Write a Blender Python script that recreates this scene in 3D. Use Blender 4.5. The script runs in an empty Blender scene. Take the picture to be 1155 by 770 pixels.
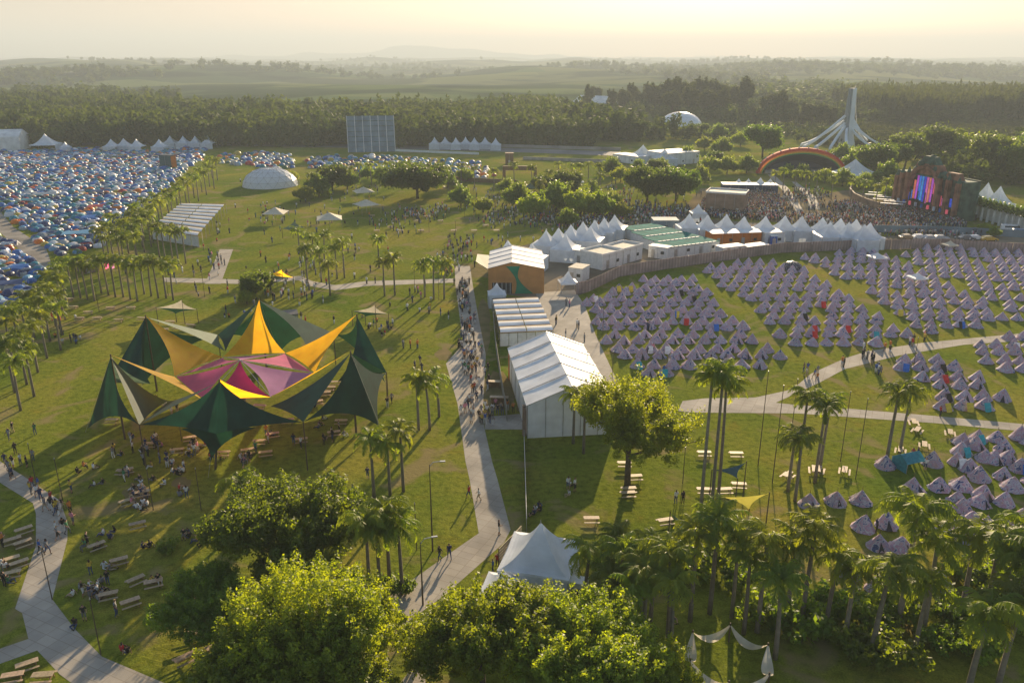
import bpy, bmesh, math, random
import numpy as np
from mathutils import Vector, Matrix
R = math.radians; PI = math.pi
random.seed(7); rng = np.random.default_rng(7)
SC = bpy.context.scene; COL = SC.collection

# ---------------------------------------------------------------- camera geometry (photo pixels -> ground points)
PW, PH = 1155.0, 770.0
FPX, PITCH, CAMH = 920.0, R(19.29), 46.0
F0, P0_, H0 = 770.0, R(22.7), 45.0           # first survey of the site, kept to convert its coordinates
def ray(px, py, F=FPX, pit=PITCH):
    a = (px - PW/2) / F; b = (py - PH/2) / F
    return Vector((a, math.cos(pit) - b*math.sin(pit), -math.sin(pit) - b*math.cos(pit)))
def G(px, py, z=0.0):
    d = ray(px, py); t = (z - CAMH) / d.z
    return Vector((d.x*t, d.y*t, z))
def T(x, y):
    """ground point of the first survey -> ground point of the final one"""
    dep = y*math.cos(P0_) + H0*math.sin(P0_); up = y*math.sin(P0_) - H0*math.cos(P0_)
    q = G(PW/2 + F0*x/dep, PH/2 - F0*up/dep); return q.x, q.y
def at(px, py, Y):
    d = ray(px, py, F0, P0_); t = Y / d.y; Yn = T(d.x*t, Y)[1]
    d = ray(px, py); t = Yn / d.y
    return Vector((d.x*t, Yn, CAMH + d.z*t))

# ---------------------------------------------------------------- objects
def tag(o, label=None, cat=None, group=None, kind=None):
    if label: o['label'] = label
    if cat: o['category'] = cat
    if group: o['group'] = group
    if kind: o['kind'] = kind
    return o
def empty(name, loc, rz=0, label=None, cat=None, group=None):
    o = bpy.data.objects.new(name, None); COL.objects.link(o)
    o.location = loc; o.rotation_euler = (0, 0, rz); o.empty_display_size = .5
    return tag(o, label, cat, group)
def link(name, me, parent=None, loc=(0,0,0), rz=0):
    o = bpy.data.objects.new(name, me); COL.objects.link(o)
    o.location = loc; o.rotation_euler = (0, 0, rz)
    if parent: o.parent = parent
    return o
def copy_tree(o, parent=None):
    c = o.copy(); COL.objects.link(c); c.parent = parent
    for ch in list(o.children): copy_tree(ch, c)
    return c
ONES = ['', 'first','second','third','fourth','fifth','sixth','seventh','eighth','ninth','tenth','eleventh','twelfth','thirteenth','fourteenth','fifteenth','sixteenth','seventeenth','eighteenth','nineteenth']
TENS = {2:('twenty','twentieth'),3:('thirty','thirtieth'),4:('forty','fortieth'),5:('fifty','fiftieth'),6:('sixty','sixtieth'),7:('seventy','seventieth'),8:('eighty','eightieth'),9:('ninety','ninetieth')}
def nth(n):
    if n < 20: return ONES[n]
    t, u = divmod(n, 10)
    return TENS[t][1] if u == 0 else TENS[t][0] + '-' + ONES[u]

class MB:
    def __init__(s): s.v = []; s.f = []; s.m = []; s.mats = []; s.cur = 0
    def mat(s, m):
        if m not in s.mats: s.mats.append(m)
        s.cur = s.mats.index(m); return s
    def add(s, vs, fs):
        b = len(s.v); s.v += [tuple(v) for v in vs]
        for f in fs: s.f.append(tuple(b+i for i in f)); s.m.append(s.cur)
    def box(s, c, d, rz=0, taper=1.0):
        x, y, z = d[0]/2, d[1]/2, d[2]/2; M = Matrix.Rotation(rz, 3, 'Z'); c = Vector(c)
        vs = [c + M @ Vector((a*x*(taper if k > 0 else 1), b*y*(taper if k > 0 else 1), k*z)) for k in (-1, 1) for a, b in ((-1,-1),(1,-1),(1,1),(-1,1))]
        s.add(vs, [(0,3,2,1),(4,5,6,7),(0,1,5,4),(1,2,6,5),(2,3,7,6),(3,0,4,7)]); return s
    def tube(s, pts, r, n=6, r2=None, cap=True):
        pts = [Vector(p) for p in pts]; N = len(pts); r2 = r if r2 is None else r2; vs = []
        for i, p in enumerate(pts):
            d = (pts[min(i+1, N-1)] - pts[max(i-1, 0)]).normalized()
            u = d.orthogonal().normalized() if abs(d.z) < .99 else Vector((1,0,0)); u = (u - d*u.dot(d)).normalized(); w = d.cross(u)
            rr = r + (r2-r)*i/max(1, N-1)
            vs += [p + (u*math.cos(2*PI*k/n) + w*math.sin(2*PI*k/n))*rr for k in range(n)]
        fs = [(i*n+k, i*n+(k+1)%n, (i+1)*n+(k+1)%n, (i+1)*n+k) for i in range(N-1) for k in range(n)]
        if cap: fs += [tuple(range(n))[::-1], tuple(range((N-1)*n, N*n))]
        s.add(vs, fs); return s
    def beam(s, a, b, w, h=None):
        h = h or w; a = Vector(a); b = Vector(b); d = (b-a).normalized()
        u = d.cross(Vector((0,0,1)))
        u = Vector((1,0,0)) if u.length < .05 else u.normalized(); n = u.cross(d)
        vs = [p + u*(i*w/2) + n*(j*h/2) for p in (a, b) for i, j in ((-1,-1),(1,-1),(1,1),(-1,1))]
        s.add(vs, [(0,3,2,1),(4,5,6,7),(0,1,5,4),(1,2,6,5),(2,3,7,6),(3,0,4,7)]); return s
    def poly(s, pts, h=0):
        n = len(pts); pts = [Vector(p) for p in pts]
        if not h: s.add(pts, [tuple(range(n))]); return s
        s.add(pts + [p + Vector((0,0,h)) for p in pts], [tuple(range(n))[::-1], tuple(range(n, 2*n))] + [(i, (i+1)%n, n+(i+1)%n, n+i) for i in range(n)]); return s
    def sphere(s, c, r, n=10, m=6, z0=-1, sz=1):
        c = Vector(c); vs = []; fs = []
        for j in range(m+1):
            t = math.asin(z0) + (PI/2 - math.asin(z0))*j/m
            vs += [c + Vector((math.cos(t)*math.cos(2*PI*k/n)*r, math.cos(t)*math.sin(2*PI*k/n)*r, math.sin(t)*r*sz)) for k in range(n)]
        for j in range(m):
            for k in range(n): fs.append((j*n+k, j*n+(k+1)%n, (j+1)*n+(k+1)%n, (j+1)*n+k))
        s.add(vs, fs); return s
    def mesh(s, name, smooth=False):
        me = bpy.data.meshes.new(name); me.from_pydata(s.v, [], s.f)
        for m in s.mats: me.materials.append(m)
        me.polygons.foreach_set('material_index', s.m)
        if smooth: me.polygons.foreach_set('use_smooth', [True]*len(s.f))
        me.update(); return me
    def build(s, name, parent=None, loc=(0,0,0), rz=0, smooth=False):
        return link(name, s.mesh(name, smooth), parent, loc, rz)

def np_mesh(name, V, F, mats, mi=None, smooth=False):
    me = bpy.data.meshes.new(name); nf, k = F.shape
    me.vertices.add(len(V)); me.vertices.foreach_set('co', V.astype(np.float32).ravel())
    me.loops.add(nf*k); me.loops.foreach_set('vertex_index', F.astype(np.int32).ravel())
    me.polygons.add(nf); me.polygons.foreach_set('loop_start', np.arange(0, nf*k, k, dtype=np.int32))
    for m in mats: me.materials.append(m)
    if mi is not None: me.polygons.foreach_set('material_index', mi.astype(np.int32))
    if smooth: me.polygons.foreach_set('use_smooth', np.ones(nf, dtype=bool))
    me.update(calc_edges=True); return me
def tri_mesh_arrays(mb):
    """triangulate an MB into arrays for stamping many copies into one mesh"""
    F = []; M = []
    for f, m in zip(mb.f, mb.m):
        for i in range(1, len(f)-1): F.append((f[0], f[i], f[i+1])); M.append(m)
    return np.array(mb.v, dtype=float), np.array(F), np.array(M)
def stamp(name, protos, places, mats):
    """places: (proto index, x, y, z, rz, scale, material index or None)"""
    Vs, Fs, Ms = [], [], []; b = 0
    for (pi, x, y, z, rz, sc, mi) in places:
        V, F, M = protos[pi]; c, s_ = math.cos(rz), math.sin(rz)
        sx = sc if np.isscalar(sc) else sc[0]; sz = sc if np.isscalar(sc) else sc[1]
        X = V*np.array((sx, sx, sz)); Q = np.stack((X[:,0]*c - X[:,1]*s_ + x, X[:,0]*s_ + X[:,1]*c + y, X[:,2] + z), 1)
        Vs.append(Q); Fs.append(F + b); Ms.append(M if mi is None else np.array(mi)[M]); b += len(V)
    return np_mesh(name, np.concatenate(Vs), np.concatenate(Fs), mats, np.concatenate(Ms))

# ---------------------------------------------------------------- materials
MC = {}
def mat(name, col, rough=.8, var=.12, scale=3.0, trans=0.0, tcol=None, bump=0.0, bscale=20., metal=0, emit=0, rnd=0.0, spec=.3, col2=None, coord='Object'):
    if name in MC: return MC[name]
    m = bpy.data.materials.new(name); m.use_nodes = True; nt = m.node_tree; nd = nt.nodes; nl = nt.links
    b = nd['Principled BSDF']; out = nd['Material Output']
    b.inputs['Roughness'].default_value = rough; b.inputs['Metallic'].default_value = metal
    b.inputs['Specular IOR Level'].default_value = spec
    tc = nd.new('ShaderNodeTexCoord'); nz = nd.new('ShaderNodeTexNoise'); nz.inputs['Scale'].default_value = scale; nz.inputs['Detail'].default_value = 4
    nl.new(tc.outputs[coord], nz.inputs['Vector'])
    rp = nd.new('ShaderNodeValToRGB'); nl.new(nz.outputs['Fac'], rp.inputs['Fac'])
    c2 = col2 or tuple(min(1, c*(1+var*1.6)) for c in col)
    rp.color_ramp.elements[0].position = .3; rp.color_ramp.elements[1].position = .7
    rp.color_ramp.elements[0].color = (*[c*(1-var*1.6) for c in col], 1) if not col2 else (*col, 1); rp.color_ramp.elements[1].color = (*c2, 1)
    last = rp.outputs['Color']
    if rnd:
        oi = nd.new('ShaderNodeObjectInfo'); hs = nd.new('ShaderNodeHueSaturation')
        mr = nd.new('ShaderNodeMapRange'); mr.inputs['To Min'].default_value = 1-rnd; mr.inputs['To Max'].default_value = 1+rnd
        nl.new(oi.outputs['Random'], mr.inputs['Value']); nl.new(mr.outputs[0], hs.inputs['Value'])
        mh = nd.new('ShaderNodeMapRange'); mh.inputs['To Min'].default_value = .5-rnd*.06; mh.inputs['To Max'].default_value = .5+rnd*.06
        m2 = nd.new('ShaderNodeMath'); m2.operation = 'FRACT'; m3 = nd.new('ShaderNodeMath'); m3.operation = 'MULTIPLY'; m3.inputs[1].default_value = 7.13
        nl.new(oi.outputs['Random'], m3.inputs[0]); nl.new(m3.outputs[0], m2.inputs[0]); nl.new(m2.outputs[0], mh.inputs['Value']); nl.new(mh.outputs[0], hs.inputs['Hue'])
        nl.new(last, hs.inputs['Color']); last = hs.outputs['Color']
    nl.new(last, b.inputs['Base Color'])
    if bump:
        n2 = nd.new('ShaderNodeTexNoise'); n2.inputs['Scale'].default_value = bscale; n2.inputs['Detail'].default_value = 3; nl.new(tc.outputs[coord], n2.inputs['Vector'])
        bp = nd.new('ShaderNodeBump'); bp.inputs['Strength'].default_value = bump; bp.inputs['Distance'].default_value = .05
        nl.new(n2.outputs['Fac'], bp.inputs['Height']); nl.new(bp.outputs[0], b.inputs['Normal'])
    if trans:
        t = nd.new('ShaderNodeBsdfTranslucent'); mx = nd.new('ShaderNodeMixShader'); mx.inputs[0].default_value = trans
        if tcol:
            mm = nd.new('ShaderNodeMix'); mm.data_type = 'RGBA'; mm.blend_type = 'MULTIPLY'; mm.inputs[0].default_value = 1
            nl.new(last, mm.inputs[6]); mm.inputs[7].default_value = (*tcol, 1); nl.new(mm.outputs[2], t.inputs['Color'])
        else: nl.new(last, t.inputs['Color'])
        nl.new(b.outputs[0], mx.inputs[1]); nl.new(t.outputs[0], mx.inputs[2]); nl.new(mx.outputs[0], out.inputs['Surface'])
    if emit:
        b.inputs['Emission Color'].default_value = (*col, 1); b.inputs['Emission Strength'].default_value = emit
    MC[name] = m; return m
FOL = dict(rough=.5, scale=.55, trans=.56, tcol=(2.7,2.35,.42), rnd=.22, spec=.4)
M_leaf = mat('leaf_broad', (.075,.135,.02), col2=(.15,.215,.028), **FOL)
M_leafd = mat('leaf_dark', (.045,.085,.016), col2=(.08,.125,.02), **FOL)
M_leafy = mat('leaf_yellowish', (.105,.16,.016), col2=(.20,.25,.026), **FOL)
M_palm = mat('leaf_palm', (.10,.15,.022), col2=(.20,.25,.035), **{**FOL, 'trans': .62})
M_far = mat('leaf_far', (.035,.06,.016), col2=(.09,.12,.026), rough=.7, scale=.035, trans=.3, tcol=(2.0,1.9,.5), spec=.04)
M_farp = mat('leaf_plantation', (.04,.055,.02), col2=(.075,.09,.028), rough=.7, scale=.05, trans=.3, tcol=(2.0,1.9,.5), spec=.04)
M_bark = mat('bark', (.10,.075,.05), bump=.6, bscale=6, rnd=.2)
M_pbark = mat('palm_bark', (.20,.17,.13), bump=.5, bscale=9, rnd=.2)
M_wood = mat('table_wood', (.40,.30,.19), scale=4, var=.18, rnd=.18, rough=.6)
M_wood2 = mat('dark_wood', (.20,.12,.06), scale=4, var=.2)
M_white = mat('white_pvc', (.78,.82,.86), scale=.8, var=.06, trans=.34, rough=.45, rnd=.04)
M_whiter = mat('white_roof_pvc', (.72,.72,.70), scale=.35, var=.11, rough=.7, spec=.2, rnd=.03)
M_offw = mat('white_panel', (.66,.67,.66), scale=1.5, var=.07, rough=.6, rnd=.05)
M_cream = mat('cream_canvas', (.66,.60,.48), scale=1.2, var=.08, trans=.2, rnd=.05)
M_conc = mat('concrete', (.36,.33,.28), scale=.4, var=.14, spec=.05, rough=.85, bump=.2, coord='Object')
M_steel = mat('galvanised_steel', (.42,.42,.42), rough=.4, metal=.6)
M_dark = mat('dark_metal', (.035,.035,.038), rough=.5)
M_pole = mat('pole_brown', (.10,.07,.045), rough=.7)
M_lemon = mat('lemon_sail', (.75,.66,.12), scale=.5, trans=.45)
M_green = mat('green_mesh', (.008,.045,.033), scale=.6, var=.16, bump=.4, bscale=1.2, trans=.25, tcol=(1.3,1.3,.8), rough=.7)
M_greenl = mat('pale_green_mesh', (.11,.17,.115), scale=.6, var=.1, trans=.35, rough=.7)
M_yel = mat('yellow_sail', (.80,.46,.03), scale=.5, var=.09, bump=.35, bscale=1.4, trans=.72, tcol=(1.45,1.35,.6), rough=.6)
M_pink = mat('pink_sail', (.75,.16,.36), scale=.5, var=.07, bump=.35, bscale=1.4, tcol=(1.4,1.2,1.3), trans=.6, rough=.6)
M_mag = mat('magenta_sail', (.66,.03,.20), scale=.5, var=.07, tcol=(1.5,1.2,1.3), trans=.6, rough=.6)
M_lil = mat('lilac_sail', (.62,.26,.54), bump=.35, bscale=1.4, scale=.5, var=.07, tcol=(1.3,1.2,1.2), trans=.55, rough=.6)
M_navy = mat('navy_sail', (.02,.05,.085), scale=.5, trans=.25)
M_orange = mat('orange_board', (.50,.24,.08), scale=.5, var=.1)
M_org2 = mat('orange_vinyl', (.70,.20,.03), scale=.5, trans=.3)
M_grnb = mat('green_board', (.015,.22,.12), scale=.5)
M_teal = mat('teal_roof', (.02,.17,.15), scale=.5, var=.2, rough=.95, spec=.05)
M_blueg = mat('bluegrey_panel', (.17,.23,.27), scale=.3, var=.15)
M_red = mat('red_paint', (.66,.06,.03)); M_gold = mat('yellow_paint', (.60,.40,.03)); M_blue = mat('blue_paint', (.03,.12,.45)); M_grn = mat('green_paint', (.04,.25,.08))
M_navyp = mat('navy_shell', (.03,.06,.12), rough=.5)
M_brick = mat('brown_wall', (.25,.17,.12), scale=.6, var=.2)
M_glass = mat('dark_glass', (.03,.04,.05), rough=.12, spec=.6)
M_rub = mat('rubber', (.02,.02,.02))
def fence_mat():
    m = mat('fence_board', (.34,.25,.22), scale=.35, var=.22); nt = m.node_tree; nd = nt.nodes; nl = nt.links
    tc = nd.new('ShaderNodeTexCoord'); w = nd.new('ShaderNodeTexWave'); w.inputs['Scale'].default_value = .42; w.inputs['Distortion'].default_value = .8; w.inputs['Detail'].default_value = 2; nl.new(tc.outputs['Object'], w.inputs['Vector'])
    b = nd['Principled BSDF']; src = b.inputs['Base Color'].links[0].from_socket
    mx = nd.new('ShaderNodeMix'); mx.data_type = 'RGBA'; mx.inputs[7].default_value = (.20,.15,.14,1); nl.new(src, mx.inputs[6])
    mr = nd.new('ShaderNodeMapRange'); mr.inputs['From Min'].default_value = .5; mr.inputs['From Max'].default_value = 1; mr.inputs['To Max'].default_value = .7; nl.new(w.outputs['Fac'], mr.inputs['Value']); nl.new(mr.outputs[0], mx.inputs[0]); nl.new(mx.outputs[2], b.inputs['Base Color'])
    return m
M_fence = fence_mat()
def tipi_mat():
    m = mat('printed_canvas', (.56,.46,.50), scale=1.3, var=.04, trans=.18, rough=.8, rnd=.12); nt = m.node_tree; nd = nt.nodes; nl = nt.links
    b = nd['Principled BSDF']; oi = nd.new('ShaderNodeObjectInfo')
    tc = nd.new('ShaderNodeTexCoord'); ad = nd.new('ShaderNodeVectorMath'); ad.operation = 'ADD'; nl.new(tc.outputs['Object'], ad.inputs[0])
    sc_ = nd.new('ShaderNodeVectorMath'); sc_.operation = 'SCALE'; sc_.inputs[3].default_value = 40; nl.new(oi.outputs['Location'], sc_.inputs[0]); nl.new(sc_.outputs[0], ad.inputs[1])
    nz = nd.new('ShaderNodeTexNoise'); nz.inputs['Scale'].default_value = 1.7; nz.inputs['Detail'].default_value = 2.5; nz.inputs['Distortion'].default_value = 1.2; nl.new(ad.outputs[0], nz.inputs['Vector'])
    rp = nd.new('ShaderNodeValToRGB'); cr = rp.color_ramp; cr.interpolation = 'LINEAR'
    cr.elements[0].position = .28; cr.elements[0].color = (.07,.11,.26,1); cr.elements[1].position = .72; cr.elements[1].color = (.46,.38,.46,1)
    for p, c in ((.36,(.15,.17,.33,1)),(.42,(.62,.60,.62,1)),(.50,(.46,.40,.50,1)),(.55,(.50,.28,.38,1)),(.60,(.56,.50,.56,1)),(.66,(.56,.34,.30,1))):
        e = cr.elements.new(p); e.color = c
    nl.new(nz.outputs['Fac'], rp.inputs[0])
    hs = [n for n in nd if n.type == 'HUE_SAT'][0]; gm = nd.new('ShaderNodeGamma'); gm.inputs[1].default_value = 1.12; nl.new(rp.outputs[0], gm.inputs[0]); nl.new(gm.outputs[0], hs.inputs['Color']); hs.inputs['Saturation'].default_value = 1.0
    return m
M_tipi = tipi_mat()
# ---------------------------------------------------------------- world, sun, camera
SUN_AZ, SUN_EL = R(14.6), R(14.5)          # azimuth to the right of +Y
w = bpy.data.worlds.new('World'); SC.world = w; w.use_nodes = True
nt = w.node_tree; bg = nt.nodes['Background']; sky = nt.nodes.new('ShaderNodeTexSky'); sky.sky_type = 'NISHITA'; sky.sun_disc = False
sky.sun_elevation = SUN_EL; sky.sun_rotation = SUN_AZ; sky.altitude = 100; sky.air_density = 1.0; sky.dust_density = 1.0; sky.ozone_density = 1.6
tc_ = nt.nodes.new('ShaderNodeTexCoord'); sp_ = nt.nodes.new('ShaderNodeSeparateXYZ'); nt.links.new(tc_.outputs['Generated'], sp_.inputs[0])
rp_ = nt.nodes.new('ShaderNodeValToRGB'); e_ = rp_.color_ramp.elements; e_[0].position = .0; e_[0].color = (.74,.54,.52,1); e_[1].position = .35; e_[1].color = (1,1,1,1)
q_ = e_.new(.10); q_.color = (.60,.47,.47,1); nt.links.new(sp_.outputs[2], rp_.inputs[0])
mx_ = nt.nodes.new('ShaderNodeMix'); mx_.data_type = 'RGBA'; mx_.blend_type = 'MULTIPLY'; mx_.inputs[0].default_value = 1
nt.links.new(sky.outputs[0], mx_.inputs[6]); nt.links.new(rp_.outputs[0], mx_.inputs[7])
nt.links.new(mx_.outputs[2], bg.inputs[0]); bg.inputs[1].default_value = .070
sl = bpy.data.lights.new('sun', 'SUN'); sl.energy = 5.0; sl.angle = R(.6); sl.color = (1, .77, .49)
so = bpy.data.objects.new('sun', sl); COL.objects.link(so); so.location = (60, 100, 120)
sd = Vector((math.sin(SUN_AZ)*math.cos(SUN_EL), math.cos(SUN_AZ)*math.cos(SUN_EL), math.sin(SUN_EL)))
so.rotation_euler = sd.to_track_quat('Z', 'Y').to_euler()
cam = bpy.data.cameras.new('camera'); co = bpy.data.objects.new('camera', cam); COL.objects.link(co); SC.camera = co
cam.sensor_width = 36; cam.lens = 36*FPX/PW; cam.clip_start = .5; cam.clip_end = 60000
co.location = (0, 0, CAMH); co.rotation_euler = (PI/2 - PITCH, 0, 0)
vs = SC.view_settings; vs.view_transform = 'Standard'; vs.look = 'None'; vs.gamma = 1; vs.exposure = 1.48; vs.use_curve_mapping = False
cy = SC.cycles; cy.use_denoising = True; cy.max_bounces = 6; cy.diffuse_bounces = 3; cy.transmission_bounces = 3; cy.volume_bounces = 1; cy.glossy_bounces = 2
cy.transparent_max_bounces = 6; cy.caustics_reflective = False; cy.caustics_refractive = False; cy.sample_clamp_indirect = 6
try: cy.denoiser = 'OPENIMAGEDENOISE'; cy.denoising_input_passes = 'RGB_ALBEDO_NORMAL'
except Exception: pass

# ---------------------------------------------------------------- ground sheet
def fbm(x, y, s, seed):
    r = np.random.default_rng(seed); z = 0*x
    for k in range(7):
        a = r.uniform(0, 2*PI); f = s*r.uniform(.6, 1.9); ph = r.uniform(0, 2*PI); a2 = a + r.uniform(.8, 2)
        z = z + np.sin((x*np.cos(a)+y*np.sin(a))*f + ph + 1.3*np.sin((x*np.cos(a2)+y*np.sin(a2))*f*.7+ph))/(1+.3*k)
    return z/3.0
def ground_z(x, y):
    r = np.hypot(x, y); k = np.clip((r-800)/1500, 0, 1)
    h = 15*fbm(x, y, 1/120., 3) + 24*fbm(x, y, 1/420., 5)
    return k*np.clip(h*np.clip(.5+r/5000, .5, 1.3) + 3, -25, 40)
def make_ground():
    rr = np.concatenate(([0], np.geomspace(8, 15000, 210))); na = 480; th = np.linspace(0, 2*PI, na, endpoint=False)
    RR, TT = np.meshgrid(rr[1:], th, indexing='ij'); X = RR*np.sin(TT); Y = RR*np.cos(TT); Z = ground_z(X, Y)
    V = np.concatenate((np.zeros((1,3)), np.stack((X.ravel(), Y.ravel(), Z.ravel()), 1)))
    i = np.arange(len(rr)-2)[:,None]*na; k = np.arange(na)[None,:]; k2 = (k+1) % na
    F = np.stack((1+i+k, 1+i+na+k, 1+i+na+k2, 1+i+k2), -1).reshape(-1, 4)[:, ::-1]
    F0 = np.array([(0, 1+k_, 1+(k_+1)%na, 1+(k_+1)%na) for k_ in range(na)])
    me = bpy.data.meshes.new('ground'); 
    me.from_pydata(V.tolist(), [], F.tolist() + [(0, 1+(k_+1)%na, 1+k_) for k_ in range(na)])
    m = bpy.data.materials.new('grassland'); m.use_nodes = True; nt = m.node_tree; nd = nt.nodes; nl = nt.links; b = nd['Principled BSDF']
    b.inputs['Roughness'].default_value = .9; b.inputs['Specular IOR Level'].default_value = 0
    tc = nd.new('ShaderNodeTexCoord')
    def noise(s, d=4, dist=0):
        n = nd.new('ShaderNodeTexNoise'); n.inputs['Scale'].default_value = s; n.inputs['Detail'].default_value = d; n.inputs['Distortion'].default_value = dist; nl.new(tc.outputs['Object'], n.inputs['Vector']); return n.outputs['Fac']
    def ramp(f, *els):
        r = nd.new('ShaderNodeValToRGB'); nl.new(f, r.inputs[0]); e = r.color_ramp.elements
        e[0].position, e[0].color = els[0][0], (*els[0][1], 1); e[1].position, e[1].color = els[-1][0], (*els[-1][1], 1)
        for p, c in els[1:-1]: q = e.new(p); q.color = (*c, 1)
        return r.outputs[0]
    def mix(f, a, b_, mode='MIX'):
        x = nd.new('ShaderNodeMix'); x.data_type = 'RGBA'; x.blend_type = mode
        if isinstance(f, float): x.inputs[0].default_value = f
        else: nl.new(f, x.inputs[0])
        nl.new(a, x.inputs[6]); nl.new(b_, x.inputs[7]); return x.outputs[2]
    g1 = ramp(noise(.045, 5, .6), (.3, (.105,.150,.018)), (.5, (.160,.182,.025)), (.7, (.235,.21,.038)))
    g2 = ramp(noise(1.3, 6), (.25, (.55,.6,.5)), (.5, (1,1,1)), (.8, (1.35,1.3,1.25)))
    g3 = ramp(noise(.19, 5, 1.), (.58, (1,1,1)), (.72, (1.15,.95,.95)))
    g5 = ramp(noise(7.0, 4), (.3, (.68,.7,.65)), (.7, (1.3,1.28,1.2)))
    near = mix(1.0, mix(1.0, mix(1.0, g1, g2, 'MULTIPLY'), g3, 'MULTIPLY'), g5, 'MULTIPLY')
    dirt = ramp(noise(.11, 6, 1.5), (.55, (0,0,0)), (.66, (1,1,1)))
    dc = nd.new('ShaderNodeRGB'); dc.outputs[0].default_value = (.25,.19,.095,1)
    dm = nd.new('ShaderNodeMath'); dm.operation = 'MULTIPLY'; dm.inputs[1].default_value = .75; nl.new(dirt, dm.inputs[0])
    near = mix(dm.outputs[0], near, dc.outputs[0])
    # far fields
    vo = nd.new('ShaderNodeTexVoronoi'); vo.inputs['Scale'].default_value = .0035; vo.inputs['Randomness'].default_value = .9; nl.new(tc.outputs['Object'], vo.inputs['Vector'])
    sx = nd.new('ShaderNodeSeparateColor'); nl.new(vo.outputs['Color'], sx.inputs[0])
    fcol = ramp(sx.outputs[0], (.0, (.06,.10,.03)), (.35, (.10,.14,.04)), (.65, (.16,.17,.06)), (.9, (.04,.07,.025)))
    fn = ramp(noise(.004, 6, .5), (.47, (.28,.36,.35)), (.55, (1,1,1)))
    fcol = mix(1.0, fcol, fn, 'MULTIPLY')
    ln = nd.new('ShaderNodeVectorMath'); ln.operation = 'LENGTH'; nl.new(tc.outputs['Object'], ln.inputs[0])
    mr = nd.new('ShaderNodeMapRange'); mr.inputs['From Min'].default_value = 450; mr.inputs['From Max'].default_value = 800; nl.new(ln.outputs['Value'], mr.inputs['Value'])
    nl.new(mix(mr.outputs[0], near, fcol), b.inputs['Base Color'])
    bp = nd.new('ShaderNodeBump'); bp.inputs['Strength'].default_value = .7; bp.inputs['Distance'].default_value = .10; nl.new(noise(2.6, 7), bp.inputs['Height']); nl.new(bp.outputs[0], b.inputs['Normal'])
    me.materials.append(m); o = link('ground', me); return tag(o, 'wide lawn and farmland running out to the hazy horizon', kind='structure')
make_ground()

def hills():
    # low mountain ridge on the horizon
    def prof(x): return 170*math.exp(-((x+1900)/1150)**2) + 95*math.exp(-((x+500)/1600)**2) + 70*math.exp(-((x+4200)/1100)**2) + 12*math.sin(x/310.)+8*math.sin(x/120.+1)
    xs = np.linspace(-7000, 2600, 160); V = []; F = []
    for i, x in enumerate(xs):
        e = max(0, min(1, (x+7000)/1500, (2600-x)/1500)); h = (prof(x)+20)*e
        for j, (dy, k) in enumerate(((-1400,-.15),(-700,.45),(0,1),(900,.4),(1800,-.1))): V.append((.68*x + 40*math.sin(j*7+x/400), 10700+dy*.7, .68*h*k + 14*math.sin(x/240+j*2)*(k > 0)*e - 4))
    for i in range(len(xs)-1):
        for j in range(4): F.append((i*5+j, (i+1)*5+j, (i+1)*5+j+1, i*5+j+1))
    me = bpy.data.meshes.new('hills'); me.from_pydata(V, [], F); me.materials.append(mat('hill_cover', (.06,.08,.035), spec=0, scale=.004, var=.3))
    for p in me.polygons: p.use_smooth = True
    tag(link('hills', me), 'faint low mountain ridge on the horizon', kind='structure')
hills()

# haze
def haze():
    mb = MB(); mb.box((0, 4500, 180-40), (34000, 24000, 440)); m = bpy.data.materials.new('haze_air'); m.use_nodes = True; nt = m.node_tree
    nt.nodes.remove(nt.nodes['Principled BSDF']); v = nt.nodes.new('ShaderNodeVolumePrincipled'); nt.links.new(v.outputs[0], nt.nodes['Material Output'].inputs['Volume'])
    v.inputs['Color'].default_value = (.55,.63,.70,1); v.inputs['Density'].default_value = HAZE_D; v.inputs['Anisotropy'].default_value = .15
    mb.mat(m); mb.m = [0]*len(mb.f); tag(mb.build('haze'), 'pale evening haze over the far country', kind='stuff')
HAZE_D = .00027
haze()

# ---------------------------------------------------------------- paths (a sheet 4 mm and more above the lawn)
def slab_mat():
    m = mat('path_concrete', (.40,.36,.30), scale=.25, var=.13, rough=.9, spec=.08, bump=.15); nt = m.node_tree; nd = nt.nodes; nl = nt.links
    b = nd['Principled BSDF']; src = b.inputs['Base Color'].links[0].from_socket
    tc = nd.new('ShaderNodeTexCoord'); mp = nd.new('ShaderNodeMapping'); mp.inputs['Rotation'].default_value = (0,0,.45); nl.new(tc.outputs['Object'], mp.inputs[0])
    br = nd.new('ShaderNodeTexBrick'); br.inputs['Color1'].default_value = (1,1,1,1); br.inputs['Color2'].default_value = (.86,.87,.88,1); br.inputs['Mortar'].default_value = (.72,.70,.67,1)
    br.inputs['Scale'].default_value = 1; br.inputs['Brick Width'].default_value = 1.5; br.inputs['Row Height'].default_value = 1.0; br.inputs['Mortar Size'].default_value = .03; br.offset = 0
    nl.new(mp.outputs[0], br.inputs['Vector'])
    mx = nd.new('ShaderNodeMix'); mx.data_type = 'RGBA'; mx.blend_type = 'MULTIPLY'; mx.inputs[0].default_value = 1
    nl.new(src, mx.inputs[6]); nl.new(br.outputs[0], mx.inputs[7]); nl.new(mx.outputs[2], b.inputs['Base Color']); return m
M_slab = slab_mat()
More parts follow.
